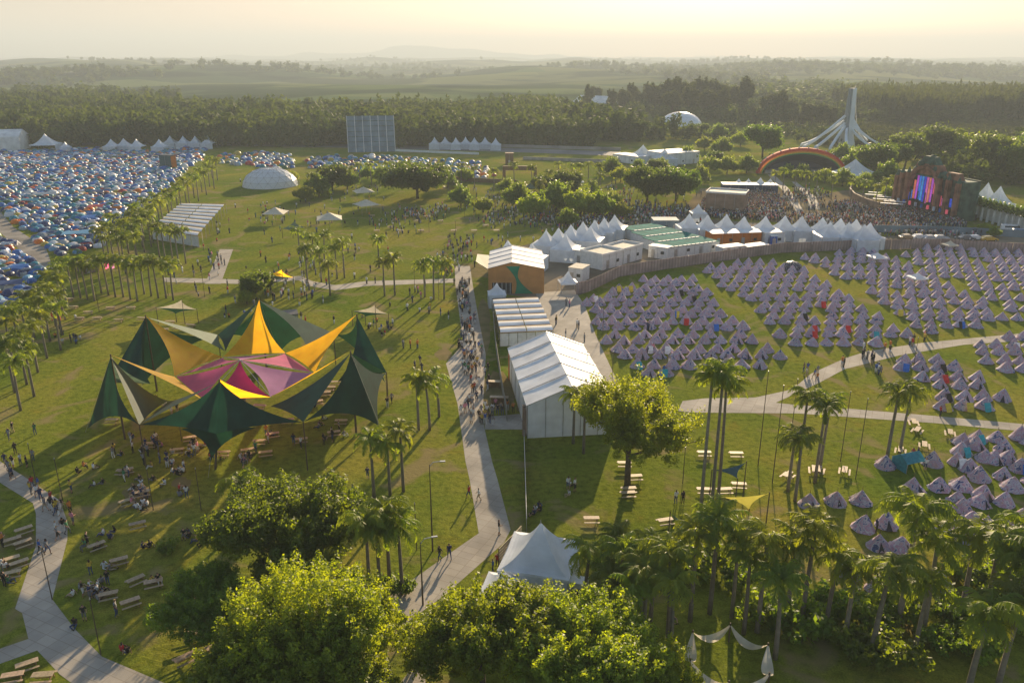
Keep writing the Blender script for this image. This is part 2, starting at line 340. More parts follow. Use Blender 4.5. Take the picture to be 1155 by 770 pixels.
def fill(name, polys, m, z, th=.05, label=None):
    bm = bmesh.new()
    for pts in polys:
        vs = [bm.verts.new(G(x, y, z)) for x, y in pts]
        f = bm.faces.new(vs)
        if f.normal.z < 0: pass
    bm.normal_update()
    for f in list(bm.faces):
        if f.normal.z < 0: f.normal_flip()
    r = bmesh.ops.extrude_face_region(bm, geom=list(bm.faces)) if False else None
    bmesh.ops.triangulate(bm, faces=list(bm.faces))
    me = bpy.data.meshes.new(name); bm.to_mesh(me); bm.free(); me.materials.append(m); o = link(name, me)
    return tag(o, label, kind='structure')
fill('path', [[(513,300),(513.5,320),(520,369),(522.6,387.6),(503,409.7),(516,455),(525,520),(529.6,540),(540,601),(508,623),(440,671),(400,700),(340,745),(300,790),(395,790),(440,715),(500,672),(568.5,611.7),(576,597),(561,540),(555,520),(546,481),(545,455),(548,400),(540,360),(533,320),(530,300)]], M_slab, .012, label='pale concrete slab path down the middle of the lawn')
fill('path', [[(546,470),(592,466),(592,484),(547,484)]], M_slab, .018, label='pale cross strip leading from the middle path to the counters')
fill('path', [[(478,735),(480,770),(470,800),(430,800),(455,765)]], M_slab, .016, label='short concrete spur beside the middle path')
fill('path', [[(-40,505),(0,520),(24,535),(67.5,564),(76,588),(76,608),(59,675.5),(84.5,709),(115,740),(186,770),(260,800),(130,810),(81,770),(67.5,760),(42,733),(0,748),(-40,760),(-40,740),(0,731),(32,720),(25,691),(17,686),(40.5,615),(40.5,579),(37,567),(0,544),(-40,528)]], M_slab, .012, label='bent concrete path in the lower left corner')
fill('path', [[(770,452),(795,449),(852,448),(893.5,439),(915,421),(953,404),(978,396),(1040,386.5),(1155,375.6),(1230,370),(1230,378),(1155,384),(1087,388.7),(1015,400.5),(953,416),(925,431),(875,454),(900,456.6),(950,460),(1056,469),(1155,478),(1230,485),(1230,494),(1155,486),(1118,483),(1056,477),(900,466),(782,465),(765,463)]], M_slab, .012, label='forked pale path curving between the cone tent blocks')
fill('path', [[(604,330),(648,327),(660,345),(672,378),(702,442),(720,470),(690,480),(640,388),(618,372)]], M_slab, .012, label='paved apron beside the big white marquee')
fill('path', [[(185,313),(250,314.5),(276,315.5),(339,311),(352,317),(378,321.5),(413,317),(513,314),(513,318.5),(413,322.5),(378,327.5),(348,322.5),(337,316),(276,320.5),(250,319.5),(185,318)]], M_slab, .010, label='narrow path crossing the lawn behind the colourful star canopy')
M_dirtroad = mat('dirt_road', (.27,.25,.22), spec=0, scale=.2, var=.2)
fill('road', [[(-40,205),(0,238),(15,256),(52,280),(60,303),(44,300),(26,285),(0,262),(-40,235)]], M_dirtroad, .010, label='grey track cutting through the dome tent camp')
M_asph = mat('asphalt', (.075,.075,.075), scale=.1, var=.2)
fill('road', [[(-60,164),(200,163),(400,167),(560,171),(700,176),(700,171),(560,166.5),(400,162.5),(200,159),(-60,159)]], mat('pale_road', (.22,.21,.20), spec=.03, scale=.05, var=.15), .03, label='pale service road along the edge of the wood')
fill('yard', [[(600,336),(650,334),(664,329),(699,312),(755,303),(881,285),(960,282),(1060,280),(1155,286),(1250,292),(1250,262),(1100,256),(985,268),(860,252),(770,245),(690,250),(560,285),(556,330)]], mat('packed_dirt', (.20,.165,.12), spec=0, scale=.08, var=.3), .008, label='trodden service yard behind the long fence')
fill('yard', [[(770,236),(870,250),(985,262),(1090,252),(1075,240),(1000,224),(955,214),(905,224),(860,205),(790,213)]], mat('trampled_ground', (.20,.16,.095), spec=0, scale=.08, var=.3), .012, label='trampled crowd ground in front of the stage')
fill('path', [[(866,197),(872,196),(890,213),(908,240),(899,240),(884,216)], [(893,205),(898,205),(920,222),(925,236),(914,236),(910,222)]], M_slab, .02, label='white ramps leading down to the crowd ground')

fill('path', [[(231,320),(249,320),(263,281),(248,281)]], M_slab, .022, label='short wide pale path running up from the crossing path')

M_worn = mat('worn_turf', (.15,.135,.05), spec=0, scale=.5, var=.35, col2=(.24,.18,.09))
def worn(cx, cy, rx, ry, seed):
    r = random.Random(seed); return [(cx+math.cos(a*PI/10)*rx*r.uniform(.65,1.15), cy+math.sin(a*PI/10)*ry*r.uniform(.65,1.15)) for a in range(20)]
fill('worn_ground', [worn(562,440,22,26,1), worn(545,372,10,32,3)], M_worn, .005, label='trodden earth beside the queue path')
fill('worn_ground', [worn(536,305,24,10,4), worn(500,400,10,8,5), worn(595,460,14,10,9)], M_worn, .006, label='trodden earth at the head of the queue path')
fill('worn_ground', [worn(112,668,17,8,6), worn(155,556,16,14,7), worn(205,545,14,8,8), worn(30,610,16,10,2)], M_worn, .007, label='trodden earth around the shaded picnic tables')
# ================================================================ vegetation
def leaf_quads(C, N, size, aspect=1.6, r=rng, droop=0):
    """one leaf quad per row: centre C, normal N, size array"""
    n = len(C); a = r.normal(size=(n,3)); U = np.cross(N, a); U /= np.linalg.norm(U, axis=1)[:,None]+1e-9
    W = np.cross(N, U); s = (size*r.uniform(.7, 1.3, n))[:,None]
    U = U*s*aspect*.5; W = W*s*.5
    V = np.stack((C-U, C-W*.9+U*.1, C+U, C+W*.9+U*.1), 1).reshape(-1, 3)
    return V, np.arange(4*n).reshape(-1, 4)
def crown_cloud(seed, rx, rz, cz, nclump, nleaf, size, clump_r, flat_bottom=.35, lobes=5, core=.35):
    r = np.random.default_rng(seed)
    # lobed envelope: several big boughs, clumps on their outer shells, some inside
    lob = []
    for i in range(lobes):
        a = 2*PI*i/lobes + r.uniform(-.4, .4); d = r.uniform(.42, .72); z = r.uniform(-.45, .55)
        lob.append((math.cos(a)*d*rx, math.sin(a)*d*rx, cz+z*rz, r.uniform(.30, .52)*rx, r.uniform(.34,.52)*rz))
    lob.append((0, 0, cz+.30*rz, .62*rx, .68*rz))
    K = []
    for i in range(nclump):
        L = lob[r.integers(len(lob))]; d = r.normal(size=3); d /= np.linalg.norm(d)
        if d[2] < -flat_bottom: d[2] *= -.6
        q = r.uniform(.80, 1.06) if r.random() > core else r.uniform(.35, .8)
        if r.random() < .10: q *= r.uniform(1.1, 1.28)
        K.append((L[0]+d[0]*L[3]*q, L[1]+d[1]*L[3]*q, L[2]+d[2]*L[4]*q))
    K = np.array(K); kr = clump_r*r.uniform(.55, 1.35, nclump)
    idx = np.repeat(np.arange(nclump), nleaf); n = len(idx)
    D = r.normal(size=(n,3)); D /= np.linalg.norm(D, axis=1)[:,None]; rad = r.uniform(.15, 1, n)**.6
    ax = K - np.array((0,0,cz-.2*rz)); ax /= np.linalg.norm(ax, axis=1)[:,None]+1e-9; ax = ax*.75 + np.array((0,0,.55)); al = (D*ax[idx]).sum(1)
    tip = np.clip(al, 0, 1)[:,None]
    C = K[idx] + (D*(1-.35*tip) + ax[idx]*al[:,None]*.95)*(kr[idx]*rad)[:,None]
    N = D*.8 + r.normal(size=(n,3))*.55 + np.array((0,0,.35)); N /= np.linalg.norm(N, axis=1)[:,None]
    return leaf_quads(C, N, np.full(n, size), 1.7, r), K
def trunk_mb(h, r, K, nl, seed, m):
    rr = random.Random(seed); mb = MB().mat(m); top = Vector((rr.uniform(-.3,.3), rr.uniform(-.3,.3), h))
    mb.tube([(0,0,-.1), (rr.uniform(-.1,.1), rr.uniform(-.1,.1), h*.35), (top.x*.6, top.y*.6, h*.7), top], r*1.15, 8, r*.7)
    for i in range(nl):
        k = Vector(K[rr.randrange(len(K))]); b = Vector((0,0,h*rr.uniform(.6, .98))); mid = b.lerp(k, .5) + Vector((0,0,rr.uniform(.1,.6)))
        mb.tube([b, mid, k], r*.45, 5, r*.1)
    return mb
TREE = {}
def tree_proto(key, seed, rx, h, base, mleaf, nclump=260, nleaf=60, size=.30, clump_r=.95, lobes=6, tr=.28):
    rz = (h-base)/2*1.02; (V, F), K = crown_cloud(seed, rx, rz, base+rz, nclump, nleaf, size, clump_r, lobes=lobes)
    TREE[key] = (np_mesh('crown', V, F, [mleaf]), trunk_mb(base+rz*.6, tr, K, 9, seed, M_bark).mesh('trunk', True), rx, h)
def tree(key, x, y, label, group=None, s=1.0, sz=None, name='broadleaf_tree', cat='tree', rz=None):
    cm, tm, rx, h = TREE[key]; r = rng.uniform(0, 6.28) if rz is None else rz
    t = empty(name, (x, y, 0), r, label, cat, group); t.scale = (s, s, sz or s)
    link('crown', cm, t); link('trunk', tm, t); return t
# near, individual crowns with small leaves
tree_proto('A', 1, 7.0, 11.2, .6, M_leafy, 950, 110, .16, .60, 10, .35)
tree_proto('B', 2, 6.8, 9.2, .5, M_leaf, 800, 85, .18, .68, 8, .3)
tree_proto('C', 3, 5.2, 9.6, .5, M_leafy, 780, 110, .16, .56, 9, .28)
tree_proto('D', 4, 5.8, 7.5, .4, M_leafy, 780, 105, .16, .56, 10, .28)
tree_proto('E', 5, 6.8, 13.2, 2.2, M_leafy, 560, 95, .17, .66, 11, .34)
tree_proto('M1', 6, 4.0, 5.8, .3, M_leaf, 210, 44, .34, .75, 5, .22)
tree_proto('M2', 7, 4.0, 6.6, .4, M_leafd, 220, 44, .34, .8, 6, .22)
tree_proto('M3', 8, 4.0, 5.2, .2, M_leafy, 190, 42, .34, .75, 5, .2)
tree_proto('W', 9, 11.0, 10.5, 1.5, M_leafd, 420, 40, .6, 1.5, 9, .5)
tree_proto('F1', 10, 6.0, 12., 1.5, M_far, 110, 16, 1.1, 1.6, 6, .3)
tree_proto('F2', 11, 6.0, 10., 1.0, M_far, 100, 16, 1.1, 1.6, 5, .3)
tree_proto('F3', 12, 5.0, 13., 2., M_far, 110, 16, 1.0, 1.4, 7, .3)
tree_proto('T1', 13, 5.6, 25., 1.5, M_farp, 260, 22, 1.05, 1.5, 7, .5)
tree_proto('T2', 14, 6.6, 22., 1., M_farp, 260, 22, 1.05, 1.6, 8, .5)
tree_proto('S', 15, 1.6, 1.7, .1, M_leaf, 50, 30, .2, .4, 4, .08)

tree('A', *T(-15.2, 37.8), 'big yellow-green tree at the bottom, left of the middle path', rz=.3, s=.95, sz=.98)
tree('B', *T(-20.5, 49.5), 'darker round tree just behind the big tree at bottom left')
tree('C', *T(-13.6, 34.2), 'low leafy tree at the bottom edge, in front of the big yellow-green tree', s=.95, sz=.8, rz=4)
tree('C', *T(-18.6, 35.0), 'low leafy tree at the bottom edge, left of its neighbour under the big tree', s=.85, sz=.75, rz=5)
tree('B', *T(-24.5, 43.0), 'loose leafy tree at the left edge of the bottom tree cluster', s=.62)
tree('C', *T(-2.2, 37.6), 'bright bushy tree at the bottom centre, right of the path end', rz=1, s=.97, sz=.97)
tree('D', *T(5.4, 37.0), 'bright bushy tree at the bottom, in front of the near white tent', rz=2, s=.98, sz=.98)
tree('C', *T(10.6, 36.2), 'small bright tree at the bottom between white tent tree and palms', s=.6)
tree('E', *T(13.1, 65.2), 'tall round tree among picnic tables beside the big marquee', rz=.8)
for (px, py, s, lab, k) in [(471,224,1.0,'wide dark spreading tree on the lawn below the far dome camp','W'),(733,231,.75,'dark blocky tree left of its twin behind the pagoda tents','W'),(766,231,.72,'dark blocky tree right of its twin beside the brown wall','W')]:
    p = G(px, py); tree(k, p.x, p.y+ (6 if s<1 else 0), lab, s=s, sz=s*(1.25 if s < 1 else 1), rz=px)
# mid trees, each placed from where it stands
mids = [(289,338,'M2',.75),(300,330,'M2',.55),(279,343,'M3',.5),(214,470,'M3',.0),
 (520,232,'M1',1.0),(545,240,'M3',.8),(585,232,'M1',1.15),(602,246,'M3',1.3),(628,238,'M1',1.4),(655,244,'M3',1.4),(676,246,'M1',1.2),(640,222,'M2',1.2),(612,222,'M2',1.0),(666,226,'M3',1.0),(572,218,'M1',.8),(690,234,'M3',.9),(700,246,'M3',.8),(640,256,'M1',.8),
 (360,222,'M1',1.2),(375,217,'M2',1.3),(392,214,'M1',1.1),(345,228,'M3',.9),(505,212,'M1',1.0),(525,205,'M3',.9),(430,205,'M1',.9),(415,202,'M1',.8),(330,205,'M3',.7),
 (860,178,'M2',2.1),(842,196,'M1',1.2),(820,196,'M1',1.1),(800,196,'M3',1.2),(790,206,'M1',1.0),(775,183,'M1',1.1),(795,170,'M3',1.2),(815,175,'M1',1.3),(835,165,'M3',1.3),(810,158,'M1',1.4),(790,155,'M2',1.1),(700,205,'M3',1.0),(690,197,'M1',1.1),(720,196,'M1',.9),(745,192,'M3',.9),(805,188,'M2',.9),
 (965,195,'M1',1.6),(985,200,'M2',1.8),(1000,210,'M1',1.4),(1005,195,'M2',1.6),(985,188,'M3',1.5),(1020,190,'M2',2.0),(1040,182,'M1',2.0),(1060,186,'M2',2.3),(1085,190,'M1',2.2),(1100,196,'M3',2.0),(1120,198,'M2',2.2),(1140,203,'M1',2.2),(1150,195,'M2',2.0),(1075,180,'M3',1.8),(1115,187,'M1',2.0),(1135,184,'M3',1.8),(950,185,'M1',1.4),(1165,205,'M1',2.0),(1180,212,'M2',2.2),
 (905,203,'M1',.9),(888,200,'M1',.8),(930,206,'M3',.9),(950,210,'M1',1.0),(975,213,'M1',.9),(870,190,'M1',1.0),(740,196,'M2',.8),
 (130,345,'M3',.0),(1110,264,'M3',.5),(1120,268,'M1',.45),(1000,228,'M1',.8)]
mids = [q for q in mids if q[3] > 0]; mids.sort(key=lambda q: (-q[1], q[0]))
zones = {}
for px, py, k, s in mids:
    if px < 320 and py > 300: z = 'dark tree behind the colourful star canopy'
    elif px < 420: z = 'bushy tree between the white dome and the cream parasols'
    elif px < 540: z = 'leafy tree near the wide dark spreading tree'
    elif px < 710: z = 'leafy tree in the picnic grove above the pagoda tents'
    elif px < 870: z = 'leafy tree between the grey dome and the rainbow arch'
    elif px < 960: z = 'tree beside the rainbow arch stage'
    elif py > 220: z = 'low tree by the stage yard'
    else: z = 'green tree on the slope behind the big stage'
    zones.setdefault(z, []).append((px, py, k, s))
for z, L in zones.items():
    L.sort()
    for i, (px, py, k, s) in enumerate(L):
        p = G(px, py); tree(k, p.x, p.y, '%s, %s from the left' % (z, nth(i+1)), group=z.replace('tree', 'trees', 1), s=s)
# small shrubs in lawn beds
for i, (px, py, s) in enumerate([(395,664,.9),(440,668,.8),(1003,700,1.2),(1075,705,1.3),(930,700,1.),(985,712,1.1),(1055,730,1.),(1100,740,1.2),(880,712,.9),(960,735,1.2),(455,668,.7),(190,622,.7),(236,645,.6),(1142,650,1.5),(1120,668,1.4),(1080,655,1.2),(860,700,1.3),(905,715,1.6),(940,690,1.4),(1015,690,1.7),(970,700,1.4),(1090,720,1.4),(1145,710,1.5),(1000,750,1.5),(780,650,1.4),(745,640,1.5),(700,650,1.3),(800,640,1.2),(835,660,1.2)]):
    p = G(px, py); nm = ['left','right'][px > 600]
    tree('S', p.x, p.y, 'low leafy shrub under the lower %s palms, %s in the clump' % (nm, nth(i+1)), group='low shrubs in the grass', s=s, name='shrub', cat='shrub')

# ---- palms
def palm_crown(seed, L=2.9, nf=19, dense=15):
    r = random.Random(seed); V = []; F = []
    def q(a, b, c, d): n = len(V); V.extend([a, b, c, d]); F.append((n, n+1, n+2, n+3))
    for i in range(nf):
        az = 2*PI*i/nf*2.4 + r.uniform(-.25, .25); lift = r.uniform(-.15, 1.3) if i > 4 else r.uniform(.9, 1.4); l = L*r.uniform(.82, 1.12)
        d = Vector((math.cos(az), math.sin(az), 0)); side = Vector((-d.y, d.x, 0)); p = Vector((0,0,0)); el = lift; pts = [p.copy()]
        tw = r.uniform(-.25,.25)
        for k in range(9):
            p = p + (d*math.cos(el) + side*tw*.12*k + Vector((0,0,math.sin(el))))*(l/9); el -= (.14 + .030*k)*r.uniform(.9, 1.15); pts.append(p.copy())
        for k in range(9):
            a, b = pts[k], pts[k+1]; q(a+side*.035, a-side*.035, b-side*.02, b+side*.02)
        for k in range(dense*2):
            t = .12 + .88*k/(dense*2); j = min(8, int(t*9)); u = t*9-j; c = pts[j].lerp(pts[j+1], u); tan = (pts[j+1]-pts[j]).normalized()
            ll = l*.205*math.sin(PI*(.18+.8*t))*r.uniform(.8, 1.15)+.08
            for sgn in (-1, 1):
                drop = r.uniform(.35, 1.05); e = (side*sgn*math.cos(drop) + Vector((0,0,-math.sin(drop))) + tan*r.uniform(.3,.7)).normalized()*ll
                wv = tan*.052
                q(c-wv, c+wv, c+e+wv*.35, c+e-wv*.35)
    return V, F
PALM = []
for i in range(6):
    V, F = palm_crown(100+i, L=2.95+.15*(i%3), nf=23, dense=17); me = bpy.data.meshes.new('crown'); me.from_pydata([tuple(v) for v in V], [], F); me.materials.append(M_palm); PALM.append(me)
def palm_trunk(h, seed, r=.16):
    rr = random.Random(seed); mb = MB().mat(M_pbark); a = rr.uniform(0, 6.28); k = rr.uniform(.0, .35)
    mb.tube([(math.cos(a)*k*(i/5)**2, math.sin(a)*k*(i/5)**2, h*i/5 - (.1 if i == 0 else 0)) for i in range(6)], r*1.25, 7, r*.8); mb.mat(M_palm)
    tip = (math.cos(a)*k, math.sin(a)*k, h); mb.tube([tip, (tip[0], tip[1], h+.55)], r*.85, 7, r*.35); return mb.mesh('trunk', True), tip
TR = {}
palmn = 0
def palm(px, py, H, label=None, group=None, crown=True, s=1.0):
    """px,py = picture position of the crown's heart if crown, else of the trunk's foot"""
    global palmn
    palmn += 1; p = G(px, py, H-.6) if crown else G(px, py)
    key = (round(H), palmn % 3)
    if key not in TR: TR[key] = palm_trunk(round(H)-.7, hash(key) % 999)
    tm, tip = TR[key]; f = H/round(H)
    t = empty('queen_palm', (p.x, p.y, 0), rng.uniform(0, 6.28), label, 'palm tree', group)
    a = link('trunk', tm, t); a.scale = (s, s, f)
    c = link('crown', PALM[palmn % 6], t, (tip[0]*s, tip[1]*s, (tip[2]+.4)*f), rng.uniform(0, 6.28)); s *= .9; c.scale = (s, s, s*rng.uniform(.9, 1.1)); return t
def palms(L, phrase, group):
    L = sorted(L)
    for i, q in enumerate(L): palm(*q[:3], label='%s, %s from the left' % (phrase, nth(i+1)), group=group, crown=(len(q) < 4 or q[3] != 0), s=(q[4] if len(q) > 4 else 1.0))
palms([(810,592,9.5,1,1.15),(786,610,8.6,1,1.1),(835,604,8.8),(866,610,9.5,1,1.1),(898,616,8.5,1,1.2),(918,600,10,1,1.15),(943,630,8,1,1.1),(1036,582,11.5,1,1.35),(999,645,9,1,1.25),(1103,604,9.6,1,1.2),(1130,612,10,1,1.3),(1112,690,8.2,1,1.3),(1147,685,8,1,1.2),(885,660,7.6,1,1.15),(760,630,8.4,1,1.1),(965,645,7.6,1,1.1),(1060,616,9.4,1,1.2),(1046,662,7.2),(848,632,7.8),(1160,634,9.4,1,1.2),(1150,594,9),(730,650,7)], 'queen palm in the lower right grove', 'palms in the lower right grove')
palms([(661,624,6.5),(703,628,7),(739,622,7.5),(716,668,6.5),(688,655,6.2),(727,648,7),(762,662,7.5),(700,612,6)], 'drooping palm to the right of the near white tent', 'palms beside the near white tent')
palms([(412,592,8),(435,580,8.3),(450,595,7.4),(271,545,5.2),(425,605,7)], 'palm left of the middle path above the bottom trees', 'palms left of the middle path')
palms([(418,498,7.4),(452,492,7.4),(437,505,6.4),(470,430,7.4),(483,437,6.6),(494,428,6.0)], 'palm between the star canopy and the middle path', 'palms right of the star canopy')
palms([(803,428,16.5),(816,424,17.),(822,436,15.5)], 'very tall slender palm right of the round tree', 'three tall slender palms')
palms([(660,452,7.6),(648,447,7.0)], 'palm leaning over the near end of the big marquee', 'palms beside the big marquee')
palms([(911,448,10),(930,463,9.6),(905,500,7.6),(896,494,7.2),(1012,448,8.6,1,1.15),(1026,446,8.2),(935,455,9)], 'palm between the forked path and the picnic tables', 'palms below the forked path')
palms([(344,283,8.2),(370,300,6.8),(386,275,8.2),(426,272,6.8),(432,298,7.2),(443.5,293,8),(488,297,8),(500,300,7.4),(336,262,7.6),(360,285,7),(352,270,7.4),(378,282,7),(364,268,7),(478,300,7)], 'palm beside the crossing path behind the star canopy', 'palms along the crossing path')
palms([(x, 297+((x*7)%9)-4+max(0,(110-x))*.08, 7.6) for x in (68,76,84,92,100,108,116,124,133,141,149,157,165,173,182,190)], 'palm in the straight row below the dome camp', 'straight row of palms')
palms([(x, y, 7.5) for x, y in ((5,365),(14,352),(24,345),(33,372),(6,392),(20,384),(30,338),(40,333),(48,341),(12,410),(55,326),(62,335),(44,358),(60,350),(28,396),(52,312),(64,316))], 'palm in the thicket at the left edge of the lawn', 'palms at the left edge')
palms([(x, y, 8.) for x, y in ((113,262),(122,256),(131,263),(140,252),(149,259),(128,246),(158,251),(166,246),(120,270),(136,272),(152,268),(182,262),(190,259),(197,264),(205,262),(146,243),(175,256))], 'palm in the grove beside the slatted container roof', 'palms beside the slatted roof')
palms([(x, y, 8.) for x, y in ((150,236),(158,240),(163,229),(170,234),(176,223),(181,229),(187,217),(192,222),(197,211),(202,215),(207,205),(211,208),(216,199),(221,202),(225,193),(230,196),(234,188),(239,190),(243,182),(168,242),(156,246),(237,180))], 'palm in the avenue running up beside the dome camp', 'palm avenue beside the dome camp')
palms([(x, y, 7.5) for x, y in ((362,196),(371,192),(350,199),(380,190),(395,191),(405,187),(418,188),(437,186),(452,187),(465,188),(492,190),(505,192),(520,188),(535,191),(600,190),(620,196),(655,188),(664,186),(676,189),(640,210),(668,208),(610,208),(580,187),(557,194),(630,186),(650,196),(678,198),(645,188))], 'far palm on the upper lawn before the service road', 'far palms on the upper lawn')
palms([(875,196,7),(885,193,7),(898,196,8),(910,197,7.5),(922,199,7),(1000,205,8),(1010,203,8),(940,203,7),(962,206,7),(975,207,7),(990,212,7)], 'palm in front of the rainbow arch and stage', 'palms before the rainbow arch')

# ---- far wood: the dark belt behind the service road
def low_tree(seed, n, sz):
    r = np.random.default_rng(seed); (V, F), K = crown_cloud(seed, 1., .95, 1.05, n, 9, sz, .34, lobes=5, flat_bottom=.2)
    F3 = np.concatenate((F[:, (0,1,2)], F[:, (0,2,3)])); return V, F3, np.zeros(len(F3), int)
PROT = [low_tree(40+i, 46, .26) for i in range(5)]
def low2(seed, n, sz):
    r = np.random.default_rng(seed); (V, F), K = crown_cloud(seed, 1., .95, 1.05, n, 6, sz, .42, lobes=4, flat_bottom=.2)
    F3 = np.concatenate((F[:, (0,1,2)], F[:, (0,2,3)])); return V, F3, np.zeros(len(F3), int)
PROT2 = [low2(60+i, 20, .42) for i in range(5)]
def wood(name, pts, m, label, smin, smax, zmul=(.9, 1.3), prot=None):
    pl = []
    for (x, y) in pts:
        x, y = T(x, y)
        s = rng.uniform(smin, smax); pl.append((int(rng.integers(5)), x, y, float(ground_z(np.float64(x), np.float64(y))) - .3*s, rng.uniform(0, 6.28), (s, s*rng.uniform(*zmul)), None))
    o = link(name, stamp(name, prot or PROT, pl, [m])); return tag(o, label, name.replace('_', ' '), kind='stuff')
pts = []
y = 378.
while y < 720:
    for x in np.arange(-720, 260, 7.5):
        xx = x + rng.uniform(-3.2, 3.2); yy = y + rng.uniform(-3.5, 3.5)
        lim = 75 - (yy-400)*.25            # right edge of the belt
        if yy > 600 + 60*math.sin(xx/90.): continue
        if xx > lim or (yy < 400 and xx > 45): continue
        pts.append((xx, yy))
    y += 7.5 if y < 430 else 9.0
wood('far_wood', pts, M_far, 'dark belt of mixed woodland behind the service road', 4.8, 7.2, (.95, 1.25))
pts = [(x + rng.uniform(-2,2), y + rng.uniform(-2,2)) for y in np.arange(505, 680, 8) for x in np.arange(260+(y-505)*.25, 640, 5.5)]
wood('tree_plantation', pts, M_farp, 'dense dark plantation with a straight top at the right', 3.4, 4.2, (2.2, 2.6))
pts = [(x + rng.uniform(-.5,.5), y + rng.uniform(-1.5,1.5)) for x in np.arange(170, 470, 6.5) for y in np.arange(375, 500, 4) if x > 150+ (y-375)*.8]
wood('orchard_rows', pts, M_farp, 'orchard planted in straight rows below the plantation', 1.5, 2.1, (1., 1.3))
pts = []
for _ in range(24000):
    r_ = math.exp(rng.uniform(math.log(750), math.log(4500))); a = rng.uniform(-.75, .80); x, yy = r_*math.sin(a), r_*math.cos(a)
    f = float(fbm(np.float64(x), np.float64(yy), 1/260., 21)); 
    if f > rng.uniform(.0, .5): pts.append((x, yy))
wood('far_copses', pts[:4600], M_far, 'scattered hazy copses and hedges across the far farmland', 5, 8, (.8, 1.1), PROT2)
pts = [(x + rng.uniform(-5,5), y_ + rng.uniform(-6,6)) for y_ in (500, 512, 535, 560, 590, 620, 650) for x in np.arange(60+(y_-500)*.2+(95 if y_ < 515 else 0), 340, 9)] + [(x + rng.uniform(-4,4), 420+rng.uniform(-14,14)) for x in np.arange(55, 105, 7)] + [(x+rng.uniform(-4,4), y_+rng.uniform(-4,4)) for y_ in (262, 275, 300, 322, 345) for x in np.arange(165+(y_-262)*.45, 420, 9)]
wood('park_woodland', pts, M_far, 'mixed park trees around the grey dome and tower', 3.5, 5.5, (.9, 1.3))
pts = [(x+rng.uniform(-4,4), y_+rng.uniform(-5,5)) for y_ in (408, 422, 438, 452) for x in np.arange(62, 210, 9)]
wood('park_shrubbery', pts, M_far, 'low leafy planting in front of the grey dome', 2.2, 3.2, (.8, 1.1), PROT2)
# tall grove behind the dome, tree by tree
gl = [(663,118,.85),(672,112,.8),(660,122,.6),(690,120,.75),(703,121,.85),(712,118,.9),(722,121,.8),(733,120,.95),(742,119,1.0),(752,121,1.05),(762,120,1.1),(772,121,1.1),(782,120,1.1),(792,121,1.12),(802,121,1.05),(812,122,1.1),(822,122,1.0),(838,124,1.15),(757,126,.9),(777,127,.95),(797,127,.95),(815,128,.9),(870,130,.9),(880,131,.85),(890,131,.7),(862,131,.7),(852,132,.5),(905,134,.6),(915,135,.65),(925,136,.6),(935,137,.6),(605,122,.35),(632,122,.45),(648,124,.4)]
gl.sort()
for i, (px, py, s) in enumerate(gl):
    p = G(px, py+8); k = ('T1','T2')[i % 2]
    tree(k, p.x, p.y, 'tall hazy tree in the grove behind the grey dome, %s from the left' % nth(i+1), group='tall trees behind the grey dome', s=s*1.0)
# ================================================================ buildings, tents, canopies
def pagoda_mesh(w, eave, peak, roofm=None):
    """concave square roof with scalloped sweep, returned centred on the ground"""
    mb = MB().mat(roofm or M_white); n = 8; rings = []
    for k in range(n+1):
        t = k/n; r = (w/2)*(1-t)**1.0 + .06; z = eave + (peak-eave)*(t**1.9)
        rings.append((r, z))
    vs = []; fs = []
    for r, z in rings:
        for a, b in ((-1,-1),(0,-1),(1,-1),(1,0),(1,1),(0,1),(-1,1),(-1,0)):
            q = .965 if a*b == 0 else 1.0
            vs.append((a*r*q, b*r*q, z))
    for j in range(n):
        for k in range(8): fs.append((j*8+k, j*8+(k+1)%8, (j+1)*8+(k+1)%8, (j+1)*8+k))
    mb.add(vs, fs)
    e = w/2   # valance
    for (a, b), (c, d) in (((-e,-e),(e,-e)),((e,-e),(e,e)),((e,e),(-e,e)),((-e,e),(-e,-e))): mb.add([(a*1.01,b*1.01,eave-.28),(c*1.01,d*1.01,eave-.28),(c*1.01,d*1.01,eave+.02),(a*1.01,b*1.01,eave+.02)], [(0,1,2,3)])
    return mb
PG = {}
def pagoda(x, y, w, eave, peak, rz, label, group=None, walls='NESW', name='pagoda_tent', wallm=None, roofm=None):
    t = empty(name, (x, y, 0), rz, label, 'tent', group)
    key = (w, eave, peak, roofm)
    if key not in PG:
        pole = MB().mat(M_steel).box((0,0,eave/2), (.09,.09,eave)).mesh('pole')
        wl = MB().mat(wallm or M_white)
        for k in range(5): wl.box((0, 0, eave/2-.1), (w-.12, .03, eave-.2)) if k == 0 else wl.box((-w/2+.1+(w-.2)*k/5, -.02, eave/2-.1), (.05,.05,eave-.24))
        cap = MB().mat(M_steel); cap.tube([(0,0,peak-.1),(0,0,peak+.35)], .045, 6, .02)
        PG[key] = (pagoda_mesh(w, eave, peak, roofm).mesh('roof'), pole, wl.mesh('side_wall'), cap.mesh('finial'))
    rm, pm, wm, cm = PG[key]
    link('roof', rm, t); link('finial', cm, t)
    for a in (-1, 1):
        for b in (-1, 1): link('pole', pm, t, (a*(w/2-.05), b*(w/2-.05), 0))
    for s in walls:
        a = {'S':0,'E':PI/2,'N':PI,'W':-PI/2}[s]; off = {'S':(0,-w/2+.04),'N':(0,w/2-.04),'E':(w/2-.04,0),'W':(-w/2+.04,0)}[s]
        link('side_wall', wm, t, (*off, 0), a)
    return t
def ord_row(L, phrase, group, f):
    for i, q in enumerate(sorted(L)): f(q, '%s, %s from the left' % (phrase, nth(i+1)), group)
